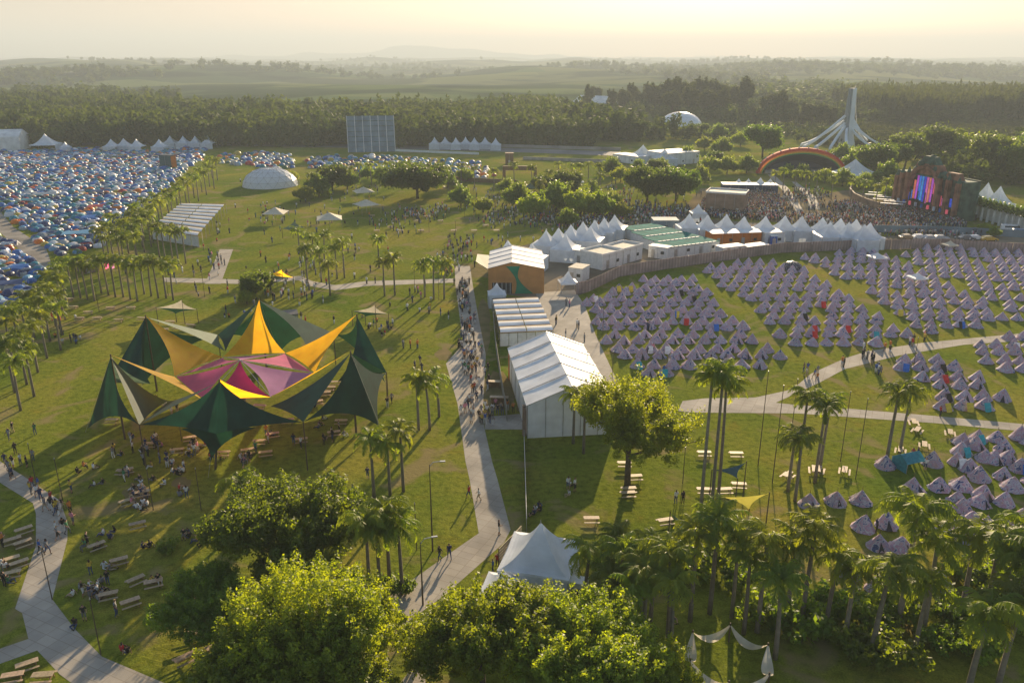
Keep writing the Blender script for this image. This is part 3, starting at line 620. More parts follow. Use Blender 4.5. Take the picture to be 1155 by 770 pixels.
# pagodas of the service village, placed by the tip of each roof
tipsC = [(572.7,271),(600,274.4),(616,259.6),(630,257),(638,264),(644,253.4),(657.6,250),(671,248),(666,255),(681.7,245.6),(693.4,242.5)]
def f(q, lab, g): p = G(q[0], q[1], 6.2); pagoda(p.x, p.y, 6.2, 3.0, 6.2, R(-18), lab, g, 'SWE')
ord_row(tipsC, 'white pagoda tent in the cluster above the long fence', 'white pagoda tents above the fence', f)
tipsR = [(778,240.7),(798.5,242),(820,241.5),(839.7,244),(864,243.5),(886,243),(905,243.6),(928.4,245),(937,250),(948.7,246),(958,250.5),(966.4,247),(975.7,253),(982,251)]
def f(q, lab, g): p = G(q[0], q[1], 6.4); pagoda(p.x, p.y, 6.0, 3.0, 6.4, R(4), lab, g, 'SW')
ord_row(tipsR, 'white pagoda tent in the row in front of the crowd', 'white pagoda tents before the crowd', f)
tipsL = [(124.7,156.8),(139,156),(153.3,156.8),(179,157),(191.5,153),(206,153.4),(219.6,153.4),(233.9,153.4)]
def f(q, lab, g): p = G(q[0], q[1], 6.4); pagoda(p.x, p.y, 6.6, 3.0, 6.4, 0, lab, g, 'S')
ord_row(tipsL, 'small white pagoda above the dome tent camp', 'white pagodas above the dome camp', f)
tipsM = [(490,154.7),(501.8,154.4),(514,155),(525,154.4),(535,155),(547,154.6),(559,155.6)]
def f(q, lab, g): p = G(q[0], q[1], 6.2); pagoda(p.x, p.y, 5.6, 3.0, 6.2, 0, lab, g, 'SE')
ord_row(tipsM, 'small white pagoda by the wood right of the leaning panel', 'white pagodas by the wood', f)
for (px, py, pk, w, lab) in [(1094,203,9.5,5.5,'tall'),(1101,212,8.4,6.5,'low'),(1115,206,9.5,7,'broad'),(1129,210,9.2,7,'wide')]:
    p = G(px, py, pk); pagoda(p.x, p.y, w, 4.2, pk, R(20), '%s white pagoda roof right of the big stage above the hedge' % lab, 'white pagodas right of the stage', 'SW')
p = G(50,151,8.6); pagoda(p.x, p.y, 12, 3.6, 8.6, R(10), 'large white pagoda tent beside the white warehouse at the far left', walls='E')
p = G(73,160,5.2); pagoda(p.x, p.y, 4.2, 2.8, 5.2, 0, 'small white pagoda just right of the large far left pagoda', walls='SE')
p = G(725.6,163.4,7.5); pagoda(p.x, p.y, 10, 3.2, 7.5, R(8), 'left of two white peaked tents joined to a long white hall', walls='SEW')
p = G(750,168,7.0); pagoda(p.x, p.y, 9.5, 3.0, 7.0, R(8), 'right of two white peaked tents joined to a long white hall', walls='SEW')
p = G(560.3,321.6,4.2); pagoda(p.x, p.y, 3.4, 2.7, 4.6, R(5), 'small pale blue-white pagoda at the head of the striped canopy', walls='SWEN')
p = G(641,306,4.4); pagoda(p.x, p.y, 3.6, 2.3, 4.4, R(8), 'small white pagoda over the gate in the long fence', walls='')
p = G(648,199.5,4.6); pagoda(p.x, p.y, 6.5, 3.2, 5.2, R(0), 'pale blue-white canopy roof among the far palms', walls='')
p = G(603,200,5); pagoda(p.x, p.y, 5.5, 1.6, 5.0, R(30), 'green peaked tent beside the timber gate on the upper lawn', walls='', roofm=M_greenl)
p = G(965,181,8); pagoda(p.x, p.y, 14, 3.5, 8.5, R(30), 'white peaked tent at the right foot of the rainbow arch', walls='')
for i, (px, py) in enumerate([(788,232),(858,202)]):
    p = G(px, py, 4.5)
    pagoda(p.x, p.y, 4.5, 2.6, 5.0, 0, ['lone small white pagoda behind the brown wall block','lone small white pagoda left of the white ramps'][i], walls='S')
for i, px in enumerate((836, 847, 860, 872)):
    p = G(px, 203.5, 4); pagoda(p.x, p.y+3, 3.6, 2.4, 4.2, 0, 'tiny white pagoda behind the bar roof, %s from the left' % nth(i+1), 'tiny pagodas behind the bar', walls='S', roofm=M_white)

# near white pagoda with annex and timber board
base = G(618, 668)
p = G(610, 590, 6.2); near = pagoda(p.x, p.y, 6.4, 2.9, 6.2, R(-14), 'near white pagoda tent with low annex behind the bottom trees', walls='SWEN')
ann = pagoda_mesh(3.6, 2.3, 3.8).build('annex_roof', near, (-2.3, -4.6, 0)); 
MB().mat(M_white).box((0,-1.75,1.1),(3.5,.03,2.2)).box((-1.75,0,1.1),(.03,3.5,2.2)).build('annex_wall', near, (-2.3,-4.6,0))
MB().mat(M_offw).box((0,0,1.1),(1.6,1.2,2.2)).mat(M_glass).box((0,-.62,1.3),(1.2,.04,.7)).build('kiosk_hatch', near, (3.9,-1.9,0))
a, b = G(563,641), G(594,608); d = (b-a); t = empty('timber_board', a, math.atan2(d.y, d.x), 'long raised timber board fence at the left of the near pagoda', 'board')
L = d.length*.8; mb = MB().mat(M_wood)
for k in range(5): mb.box((L/2, 0, .75+k*.33), (L, .06, .27))
mb.build('plank_panel', t)
for k in range(3): MB().mat(M_wood2).box((.1+k*(L-.2)/2, .08, 1.1), (.1,.1,2.2)).build('post', t)

# gable marquees
def marquee(name, origin, ang, Wd, Ln, eave, ridge, label, bays=5, roofm=None, wallm=None, doors=True, cat='marquee', walls=True):
    """origin = near-left corner; x across the width, y along the length"""
    t = empty(name, origin, ang, label, cat); rm = roofm or M_whiter
    mb = MB().mat(rm)
    for s in (0, 1):
        n = bays*3; vs = []; fs = []
        for i in range(n+1):
            yy = Ln*i/n; sag = .035*math.sin(PI*((i % 3)/3.)) 
            for k in range(5):
                u = k/4; x = (Wd/2*u) if s == 0 else Wd - Wd/2*u; z = eave + (ridge-eave)*u - sag*math.sin(PI*u)*1.3 - (.05 if 0 else 0)
                if k == 0: x += (-.18 if s == 0 else .18); z -= .05
                vs.append((x, yy, z))
        for i in range(n):
            for k in range(4): fs.append((i*5+k, i*5+k+1, (i+1)*5+k+1, (i+1)*5+k) if s == 0 else (i*5+k, (i+1)*5+k, (i+1)*5+k+1, i*5+k+1))
        mb.add(vs, fs)
    mb.build('roof', t)
    for i in range(bays+1):
        yy = Ln*i/bays; fb = MB().mat(M_steel); o = .04
        for a, b in (((-.18,eave-.02),(Wd/2,ridge+o)),((Wd/2,ridge+o),(Wd+.18,eave-.02))): fb.beam((a[0], yy, a[1]+.03), (b[0], yy, b[1]+.03), .10, .08)
        fb.build('roof_rib', t)
    if walls:
        for yy, nm in ((0,'gable_wall'),(Ln,'gable_wall')):
            g = MB().mat(wallm or M_white); g.add([(0,yy,0),(Wd,yy,0),(Wd,yy,eave),(Wd/2,yy,ridge-.03),(0,yy,eave)], [(0,1,2,3,4)]); g.mat(M_steel)
            for k in range(1, 5): g.box((Wd*k/5, yy+(-.04 if yy == 0 else .04), (eave+(ridge-eave)*(1-abs(2*k/5-1)))/2), (.07,.05,eave+(ridge-eave)*(1-abs(2*k/5-1))-.1))
            g.build(nm, t)
        for xx in (0, Wd):
            g = MB().mat(wallm or M_white); g.add([(xx,0,0),(xx,Ln,0),(xx,Ln,eave),(xx,0,eave)], [(0,1,2,3)]); g.mat(M_steel)
            for k in range(bays+1): g.box((xx+(-.04 if xx == 0 else .04), Ln*k/bays, eave/2), (.06,.09,eave-.06))
            g.build('side_wall', t)
    return t
MQ = Vector(T(2.0, 75.6)); u = Vector(T(2.0-.135*18.6, 75.6+.99*18.6)) - MQ; MQL = u.length; ang = math.atan2(u.y, u.x) - PI/2
mq = marquee('marquee', (MQ.x, MQ.y, 0), ang, 11.3, MQL, 4.5, 6.8, 'big white gable marquee with ribbed translucent roof beside the queue path', 5)
MB().mat(M_org2).box((-.12, MQL-1.4, 2.0), (.06, .9, 4.0)).box((-.12, 1.6, 1.6), (.06, .5, 3.2)).build('orange_banner', mq)
MB().mat(M_brick).box((-.35, .9, 2.1), (.4, .5, 4.2)).build('timber_panel', mq)

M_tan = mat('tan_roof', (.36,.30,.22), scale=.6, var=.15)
# flat ribbed canopies on container walls (the striped roofs)
def slat_canopy(name, corners, z, h, rows, cols, label, walls=True):
    """corners: near-left, near-right, far-right, far-left ground points"""
    A, B, C_, D = [Vector(c) for c in corners]; t = empty(name, A, 0, label, 'canopy'); off = A
    def P(u, v, zz): q = A.lerp(B, u).lerp(D.lerp(C_, u), v) - off; return Vector((q.x, q.y, zz))
    for j in range(rows):
        for i in range(cols):
            v0, v1 = j/rows, (j+1)/rows-.02; u0, u1 = i/cols+.008, (i+1)/cols-.008
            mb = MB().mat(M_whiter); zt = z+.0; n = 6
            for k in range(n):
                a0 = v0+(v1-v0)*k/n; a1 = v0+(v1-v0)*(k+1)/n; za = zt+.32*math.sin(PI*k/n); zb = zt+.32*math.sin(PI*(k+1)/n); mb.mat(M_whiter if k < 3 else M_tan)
                mb.add([P(u0,a0,za),P(u1,a0,za),P(u1,a1,zb),P(u0,a1,zb)], [(0,1,2,3)])
            mb.build('roof_panel', t)
    for j in range(rows+1): MB().mat(M_brick).beam(P(0,min(1,j/rows),z-.03), P(1,min(1,j/rows),z-.03), .14,.12).build('cross_beam', t)
    w = MB().mat(M_offw)
    for k in range(cols*3):
        u0, u1 = k/(cols*3)+.005, (k+1)/(cols*3)-.005; w.add([P(u0,.01,0),P(u1,.01,0),P(u1,.01,z-.25),P(u0,.01,z-.25)], [(0,1,2,3)])
    w.build('front_wall', t)
    for (uu, vv) in [(a, b/rows) for a in (0,.5,1) for b in range(rows+1)]:
        MB().mat(M_steel).beam(P(uu,vv,0), P(uu,vv,z-.08), .1).build('post', t)
    return t
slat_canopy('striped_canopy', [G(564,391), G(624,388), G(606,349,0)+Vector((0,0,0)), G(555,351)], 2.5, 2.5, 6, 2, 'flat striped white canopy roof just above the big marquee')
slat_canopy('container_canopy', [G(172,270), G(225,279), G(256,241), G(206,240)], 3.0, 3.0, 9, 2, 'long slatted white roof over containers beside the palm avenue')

# timber posts with T signs, the pale deck strips
for i, (px, py, lab) in enumerate([(557,437,'small table board with pale timber top beside the queue'),(563,455,'low pale timber counter beside the queue path')]):
    p = G(px, py); t = empty('serving_counter', p, -.1, lab, 'counter')
    MB().mat(M_wood).box((0,0,1.02), ([2.,2.6][i],.75,.07)).build('counter_top', t)
    MB().mat(M_wood2).box((0,.1,.5),([1.7,2.3][i],.06,.95)).build('front_panel', t)
    for s in (-1,1): MB().mat(M_wood2).box((s*.8,0,.5),(.08,.6,.98)).build('leg', t)

# hall with orange and green front
A = G(551.5,331); B = G(613,331); d = B-A; Wd = d.length; t = empty('exhibition_hall', A, math.atan2(d.y, d.x), 'white roofed hall with orange board front and green hourglass', 'hall')
Ln, ev, rd = 16, 5.2, 6.5
mb = MB().mat(M_whiter)
for s in (0,1):
    for k in range(4):
        y0, y1 = Ln*k/4, Ln*(k+1)/4-.0
        x0, x1 = (-.2, Wd*.42) if s == 0 else (Wd*.42, Wd+.2); z0, z1 = (ev, rd) if s == 0 else (rd, ev)
        mb.add([(x0,y0,z0),(x1,y0,z1),(x1,y1,z1),(x0,y1,z0)], [(0,1,2,3)])
mb.build('roof', t)
for k in range(5):
    rb = MB().mat(M_steel); yy = Ln*k/4; rb.beam((-.2,yy,ev+.05),(Wd*.42,yy,rd+.05),.1); rb.beam((Wd*.42,yy,rd+.05),(Wd+.2,yy,ev+.05),.1); rb.build('roof_rib', t)
MB().mat(M_green).add([(-.1,0,ev-.1),(-.1,Ln,ev-.1),(-2.2,Ln,ev+.3),(-2.2,.8,ev+.6)], [(0,1,2,3)]) if False else None
mb = MB().mat(M_offw); mb.box((Wd, Ln/2, ev/2), (.1, Ln, ev)).box((0, Ln/2, ev/2), (.1, Ln, ev)).box((Wd/2, Ln, ev/2), (Wd, .1, ev)); mb.build('wall', t)
fr = MB().mat(M_orange); fr.add([(-.1,-.05,0),(Wd+.1,-.05,0),(Wd+.1,-.05,ev+.1),(Wd*.42,-.05,rd+.1),(-.1,-.05,ev+.1)], [(0,1,2,3,4)]); front = fr.build('front_board', t)
# green hourglass: concave sides
n = 12; L_, R_ = [], []
for k in range(n+1):
    s_ = k/n; z = .0+(ev+.55)*s_; wv = .45 + 2.3*abs(s_-.55)**1.7*3.0; c = Wd*(.62-.20*s_); L_.append((c-wv*.55, -.09, z)); R_.append((c+wv*.75, -.09, z))
g = MB().mat(M_grnb)
for k in range(n): g.add([L_[k], R_[k], R_[k+1], L_[k+1]], [(0,1,2,3)])
g.build('green_panel', t)
g = MB().mat(M_dark); g.box((Wd*.24,-.08,1.15),(Wd*.36,.03,2.3)); g.mat(M_offw)
for k in range(5): g.box((Wd*(.09+.075*k),-.11,1.15),(.08,.04,2.3))
g.build('entrance', t)
w = MB().mat(M_green); w.add([(-.2,0,ev),(-2.6,.3,ev+1.5),(-2.6,8,ev+1.2),(-.2,Ln*.75,ev)], [(0,1,2,3)]); w.build('side_sail', t)
MB().mat(M_wood).beam((-2.6,.3,ev+1.5),(-.2,-.1,ev-.2),.12).build('sail_spar', t)

# boxes: cabins and containers
def cabin(name, a, b, depth, h, label, cat='cabin', wallm=None, roofm=None, nd=2, group=None, over=.12, parapet=False):
    a, b = Vector(a), Vector(b); d = b-a; L = d.length; t = empty(name, a, math.atan2(d.y, d.x), label, cat, group)
    MB().mat(wallm or M_offw).box((L/2, depth/2, h/2), (L, depth, h)).build('body', t)
    r = MB().mat(roofm or M_whiter).box((L/2, depth/2, h+.06), (L+2*over, depth+2*over, .12))
    if parapet:
        r.mat(M_whiter)
        for c_, s_ in (((L/2,-over,h+.3),(L+2*over,.12,.5)),((L/2,depth+over,h+.3),(L+2*over,.12,.5)),((-over,depth/2,h+.3),(.12,depth,.5)),((L+over,depth/2,h+.3),(.12,depth,.5))): r.box(c_, s_)
    r.build('roof', t)
    for k in range(nd):
        x = L*(k+.5)/nd; dr = MB().mat(M_glass if k % 2 else M_steel); dr.box((x, -.03, 1.05 if k % 2 == 0 else 1.5), (.85, .05, 2.0 if k % 2 == 0 else .7)); dr.build('door' if k % 2 == 0 else 'window', t)
    for k in range(int(L/1.2)+1):
        pass
    st = MB().mat(M_steel)
    for k in range(1, max(2, int(L/2.4))): st.box((L*k/max(2, int(L/2.4)), -.02, h/2), (.06,.05,h-.05))
    st.build('wall_rib', t); return t
cabin('white_cabin', G(641,317), G(656,319), 4.2, 3.0, 'beige topped white cabin just right of the fence gate', roofm=M_cream)
cabin('long_container', G(646,297), G(672,301), 3.0, 3.2, 'long white container in front of the pagoda cluster')
cabin('office_block', G(679,305), G(702,299), 6.5, 3.3, 'white cabin block with tan flat roof beside the pagoda cluster', roofm=M_cream, parapet=True)
cabin('office_block', G(703,298), G(724,292), 5.5, 3.3, 'longer white cabin with tan flat roof ending near the teal roofs', roofm=M_cream, parapet=True)
cabin('white_cabin', G(731,290), G(752,293), 2.6, 2.8, 'small white container left of the teal roofs')
for i in range(4):
    a = G(714+i*13.5, 272+i*6.5); b = G(752+i*19.5, 267.5+i*5.5)
    t = cabin('teal_roofed_block', a, b, 6.2, 2.6, 'teal flat roof with white edging, %s counting down toward the fence' % nth(i+1), 'building', wallm=M_offw, roofm=M_teal, nd=4, group='teal roofed blocks by the fence')
    L = (b-a).length; e = MB().mat(M_whiter)
    for k in range(int(L/1.3)): e.box((.65+1.3*k, -.05, 2.80), (1.0, .42, .12))
    e.build('roof_edging', t)
cabin('bar_block', G(803,278), G(858,276), 5, 3.2, 'long stall block with white roof edge and orange fascia', 'building', wallm=M_org2, nd=4)
cabin('bar_block', G(862,277), G(884,276), 5, 3.2, 'white stall block right of the orange fascia block', 'building', nd=2)
cabin('low_stall', G(815,290), G(840,287), 3, 2.2, 'low white roofed stall against the long fence', 'building', nd=2)
cabin('low_stall', G(843,288), G(866,285), 3, 2.0, 'grey low stall against the long fence, right of its white neighbour', 'building', wallm=M_blueg, nd=2)
cabin('blue_toilet_cabin', G(869,278), G(876,278), 2, 2.6, 'small bright blue cabin behind the long fence', wallm=M_blue, nd=1)
cabin('white_cabin', G(918,270), G(926,270), 2.5, 2.8, 'small white cabin in front of the pagoda row')
cabin('brown_block', G(795,240), G(838,243), 8, 6.2, 'brown walled block with pink roof outline beside the dark trees', 'building', wallm=M_brick, roofm=M_cream, nd=3, parapet=True)
cabin('bar_roof', G(815,218), G(877,219), 6, 3.0, 'long low bar with white roof on the left of the white ramps', 'building', wallm=M_navyp, nd=4)
cabin('long_hall', G(752,187), G(788,184), 14, 5.2, 'long white hall right of the two peaked tents', 'building', wallm=M_whiter, nd=3)
cabin('small_hall', G(691,182), G(720,186), 8, 3.4, 'low white hall left of the two peaked tents', 'building', wallm=M_whiter, nd=2)
for i, (a, b) in enumerate([((655,222),(668,224)),((540,240),(549,240))]): pass
t = cabin('blue_kiosk', G(737,262), G(765,262), 5, 3.2, 'pale blue round topped kiosk left of the pagoda row', 'kiosk', wallm=M_blueg, roofm=M_blueg, nd=3)
# white boats-like awnings beside the stage (accessible platforms)
for i in range(6):
    p = G(990+i*4.5-(i%2)*8, 226+i*2.6); t = empty('platform_awning', p, R(-28), 'pale slatted platform awning left of the stage, %s down the slope' % nth(i+1), 'awning', 'pale awnings left of the stage')
    MB().mat(M_whiter).box((0,0,2.6),(6.5,1.3,.1)).build('roof', t)
    for s in (-1,1): MB().mat(M_steel).box((s*3,0,1.3),(.08,.08,2.55)).build('post', t)

# small booth and lawn kit
cabin('ticket_booth', G(317,369), G(337,367), 3, 2.1, 'small pale panelled booth with dark roof behind the star canopy', 'booth', wallm=mat('booth_panel', (.26,.30,.24), var=.2), roofm=M_dark, nd=2)
# timber gate on the upper lawn
p = G(573,205); t = empty('timber_gate', p, 0, 'dark timber gate frame on the upper lawn by the pale path', 'gate')
MB().mat(M_wood2).box((4.5,0,5.2),(13,1.2,1.6)).build('beam', t)
for x in (-1.5,10.5): MB().mat(M_wood2).box((x,0,2.2),(1.2,1.2,4.4)).build('post', t)
t = cabin('dark_hut', G(570,186), G(579,186), 3, 5.0, 'dark narrow hut beside the service road', 'hut', wallm=M_wood2, roofm=M_wood2, nd=1)
t = cabin('speaker_tower', G(181,191), G(194,192), 3, 6.0, 'dark teal tower block with orange side above the dome camp', 'tower', wallm=mat('dark_teal', (.03,.09,.10)), roofm=M_dark, nd=0)
MB().mat(M_org2).box((0,0,3),(.06,2.8,5.6)).build('orange_side', t, ((G(194,192)-G(181,191)).length+.04, 1.5, 0))

# warehouse far left
a = G(-40,170); t = marquee('warehouse', (G(28,169).x-24, G(28,169).y, 0), R(-72)+0, 14, 27, 8.0, 10.5, 'white gable warehouse at the far left edge', 5, cat='warehouse') if False else None
b0 = G(24,170); t = empty('warehouse', (b0.x, b0.y, 0), R(12), 'white gabled warehouse at the far left edge above the camp', 'warehouse')
Wd, Ln = 15, 34
rf = MB().mat(M_blueg); rf.add([(0,0,7),(0,Wd,7),(0,Wd/2,10.2),(-Ln,0,7),(-Ln,Wd,7),(-Ln,Wd/2,10.2)], [(0,2,5,3),(1,4,5,2)]); rf.mats = [M_whiter]; rf.build('roof', t)
MB().mat(M_offw).add([(-Ln,0,0),(0,0,0),(0,0,7),(-Ln,0,7),(-Ln,Wd,0),(0,Wd,0),(0,Wd,7),(-Ln,Wd,7)], [(0,1,2,3),(4,5,6,7)]) if False else None
MB().mat(M_whiter).box((-Ln/2,.1,3.5),(Ln-.1,.1,7)).box((-Ln/2,Wd-.1,3.5),(Ln-.1,.1,7)).build('side_wall', t)
MB().mat(M_cream).add([(.02,0,0),(.02,Wd,0),(.02,Wd,7),(.02,Wd/2,10.2),(.02,0,7)], [(0,1,2,3,4)]).__class__
g = MB().mat(M_whiter); g.add([(.02,0,0),(.02,Wd,0),(.02,Wd,7),(.02,Wd/2,10.2),(.02,0,7)], [(0,1,2,3,4)]); g.build('gable_wall', t)
MB().mat(M_dark).box((-20,-.05,2.0),(9,.08,3.6)).mat(M_whiter).box((-20,-.7,4.0),(9.4,1.4,.15)).build('loading_door', t)

# geodesic domes
def dome(c, r, sz, label, name='dome_tent', cat='dome tent', panelm=None, n=14, m=5):
    t = empty(name, c, .2, label, cat); mb = MB().mat(panelm or M_white); vs = []; fs = []
    for j in range(m+1):
        th = PI/2*j/m*.97
        for k in range(n): a = 2*PI*(k+(j%2)*.5)/n; vs.append((math.cos(th)*math.cos(a)*r, math.cos(th)*math.sin(a)*r, math.sin(th)*r*sz))
    for j in range(m):
        for k in range(n):
            a, b = j*n+k, j*n+(k+1)%n; c_, d_ = (j+1)*n+k, (j+1)*n+(k+1)%n
            if j % 2 == 0: fs += [(a,b,c_),(b,d_,c_)]
            else: fs += [(a,b,d_),(a,d_,c_)]
    fs.append(tuple(m*n+k for k in range(n))); mb.add(vs, fs); mb.build('shell', t, smooth=(n > 20))
    fr = MB().mat(M_steel)
    for f_ in fs[:-1]:
        for i in range(2): fr.beam(Vector(vs[f_[i]])*1.004, Vector(vs[f_[i+1]])*1.004, .05 if n < 20 else .03)
    fr.build('frame', t); return t
p = G(296,214); dome((p.x, p.y+10.5, 0), 10.2, .66, 'white panelled dome tent on the upper lawn beside the slatted roof', panelm=mat('dome_white', (.80,.84,.88), var=.02, trans=.3, rough=.4), n=18)
MB().mat(M_orange)
p = G(772,147); dome((p.x, p.y+15, 0), 15.0, .72, 'large pale dome with a sun glint below the tall grove', name='event_dome', panelm=mat('dome_skin', (.80,.82,.84), rough=.16, spec=1., var=.04), n=24, m=8)

# barn
p = G(668,124); t = empty('barn', (p.x-14, p.y-8, 0), R(-40), 'grey barn with a long pale lit roof in front of the grove', 'barn')
rf = MB().mat(M_blueg); 
MB().mat(M_blueg).box((12,12,3.5),(34,22,7)).build('wall', t)
rf = MB().mat(M_whiter); rf.add([(-6,0,7),(30,0,7),(30,12,12.5),(-6,12,12.5),(30,24,7),(-6,24,7)], [(0,1,2,3),(3,2,4,5)]); rf.build('roof', t)
# leaning panel wall (back of a scoreboard-like structure)
a = G(393,172); b = G(446,171); d = b-a; L = d.length; t = empty('leaning_panel', a, math.atan2(d.y, d.x), 'tall leaning blue-grey panel wall by the service road', 'panel wall')
H_ = 17.5; cols = 6
for i in range(cols):
    g = MB().mat(M_blueg)
    for k in range(7): g.add([(L*i/cols+.12,5.5*k/7,H_*k/7),(L*(i+1)/cols-.12,5.5*k/7,H_*k/7),(L*(i+1)/cols-.12,5.5*(k+1)/7-.1,H_*(k+1)/7-.18),(L*i/cols+.12,5.5*(k+1)/7-.1,H_*(k+1)/7-.18)], [(0,1,2,3)])
    g.build('panel', t)
for i in range(cols+1):
    g = MB().mat(M_offw); g.beam((L*i/cols,0,0),(L*i/cols,5.5,H_),.28); g.mat(M_steel); g.beam((L*i/cols,5.5,H_),(L*i/cols,9,0),.2); g.beam((L*i/cols,2.8,H_/2),(L*i/cols,8,0),.15); g.build('frame', t)
MB().mat(M_cream).add([(L+.3,0,0),(L+.3,2,0),(L+.3,7,H_),(L+.3,5.5,H_)], [(0,1,2,3)]).build if False else None

# star canopy ------------------------------------------------------------
def tri_sail(mb, A, B, C, ins=(.1,.1,.1), n=9, belly=0.0):
    A, B, C = Vector(A), Vector(B), Vector(C); idx = {}; vs = []; fs = []
    for i in range(n+1):
        for j in range(n+1-i):
            a = i/n; b = j/n; c = 1-a-b
            p = A*a + B*b + C*c + (C-(A+B)/2)*(4*a*b*ins[0]) + (A-(B+C)/2)*(4*b*c*ins[1]) + (B-(A+C)/2)*(4*a*c*ins[2]) + Vector((0,0,-27*a*b*c*belly))
            idx[(i,j)] = len(vs); vs.append(p)
    for i in range(n):
        for j in range(n-i):
            fs.append((idx[(i,j)], idx[(i+1,j)], idx[(i,j+1)]))
            if i+j < n-1: fs.append((idx[(i+1,j)], idx[(i+1,j+1)], idx[(i,j+1)]))
    mb.add(vs, fs)
SC0 = Vector((*T(-36.2, 82.0), 0)); star = empty('star_canopy', SC0, 0, 'huge star shaped canopy with green, yellow and pink sails on masts', 'sail canopy')
def pol(r, deg, z): return Vector((r*math.cos(R(deg)), 1.2*r*math.sin(R(deg)), z))
hub = at(270.8,406,82.)-SC0; PK = []
pk_ang = [-90+2, -153, 155, 94, 27, -20]; pk_r = [13.6, 13.8, 16.2, 13.6, 16.2, 17.2]
for q in ((248,430,68.4),(125,402,75.4),(164.2,357.4,88.9),(292.6,339,95.7),(402.6,356.5,89.2),(395.5,398,76.5)): PK.append(at(*q)-SC0)
anch = [pol(14.5,-86,.6), pol(19.3,-166,.5), pol(19.,158,.8), pol(18.5,94,.8), pol(19.2,24,.8), pol(19.2,-12,.5)]
mid_ang = [-120, 180, 122, 60, 3, -52]; RB = [9.3, 8.9, 9.4, 9.6, 10.2, 9.2]
bs = [G(*q, 5.6)-SC0 for q in ((230,451),(196.6,424.5),(251.5,402.3),(322,398),(355,420.4),(305.7,447.8))]           # corner i lies between mast i and mast i+1
low = [G(157,479,5.6)-SC0, pol(17.8,182,4.8), pol(17.8,122,5.2), pol(17.8,62,5.2), G(436,420,4.8)-SC0, G(342,476,6.2)-SC0]
inn = [pol(11.8, mid_ang[i], 4.2) for i in range(6)]
# corner index k between mast k and k+1 : mast i uses corners i-1 and i
inn = [G(147,447,4.6)-SC0, pol(12.4,180,4.4), pol(12.0,122,4.6), pol(12.0,60,4.6), pol(12.6,3,4.4), G(300,463,4.6)-SC0]
inn[0] = G(190,452,4.4)-SC0; inn[5] = G(305,458,4.4)-SC0
for i in range(6):
    a, b = (i-1) % 6, i; P_ = PK[i]; rad_ = Vector((P_.x, P_.y, 0)).normalized(); tan_ = Vector((-rad_.y, rad_.x, 0))
    hem = Vector((rad_.x*Vector((P_.x,P_.y)).length, rad_.y*Vector((P_.x,P_.y)).length, 0)) + rad_*1.6 + Vector((0,0,5.4))
    if i == 0: hem = at(244,489,66.)-SC0
    g = MB().mat(M_green)
    if i == 0: tri_sail(g, P_, low[a], hem, (.15,.05,.0)); tri_sail(g, P_, hem, low[b], (.0,.05,.15)); tri_sail(g, hem.lerp(low[a], .45)+Vector((0,0,.1)), hem.lerp(low[b], .45)+Vector((0,0,.1)), anch[i], (-.04,.2,.2))
    else: tri_sail(g, P_, low[a], anch[i], (.13,.15,.0)); tri_sail(g, P_, anch[i], low[b], (.0,.15,.13))
    g.build('outer_sail', star, smooth=True)
    g = MB().mat(M_greenl if i in (0,) else M_green); tri_sail(g, P_, inn[a], low[a], (.16,.03,.0)); g.mat(M_green if i in (0,5,4) else M_greenl); tri_sail(g, P_, low[b], inn[b], (.0,.03,.16)); g.build('inner_sail', star, smooth=True)
    # yellow kite from the mast to its two inner corners
    g = MB().mat(M_yel); tri_sail(g, P_ + Vector((0,0,.25)), bs[a], bs[b], (.10,.02,.10), belly=.15); g.build('yellow_sail', star, smooth=True)
    # pink sail from the hub, pinched to the hub by the cut between neighbours
    pm = [M_mag, M_pink, M_pink, M_lil, M_pink, M_lil][i]
    g = MB().mat(pm); tri_sail(g, hub, bs[a]*.97+Vector((0,0,.15)), bs[b]*.97+Vector((0,0,.15)), (.09,-.02,.09), belly=.1); g.build('pink_sail', star, smooth=True)
for i in range(6):
    MB().mat(M_pole).tube([G(243,529)-SC0 if i == 0 else Vector((PK[i].x, PK[i].y, 0)), PK[i]+Vector((0,0,.3))], .14, 8, .09).build('mast', star)
    MB().mat(M_pole).tube([Vector((low[i].x, low[i].y, 0)), low[i]+Vector((0,0,.1))], .08, 7, .06).build('post', star)
    MB().mat(M_steel).tube([PK[i], anch[i].lerp(anch[i]*1.12, 1)*Vector((1,1,0))], .02, 4).build('guy_rope', star) if False else MB().mat(M_steel).tube([PK[i], Vector((anch[i].x*1.02, anch[i].y*1.02, 0))], .02, 4).build('guy_rope', star)
MB().mat(M_steel).tube([(hub.x,hub.y,0), hub], .12, 8, .08).build('mast', star)
hb = MB().mat(M_steel)
for i in range(6): hb.beam(hub, bs[i], .05)
hb.build('tie_cable', star)

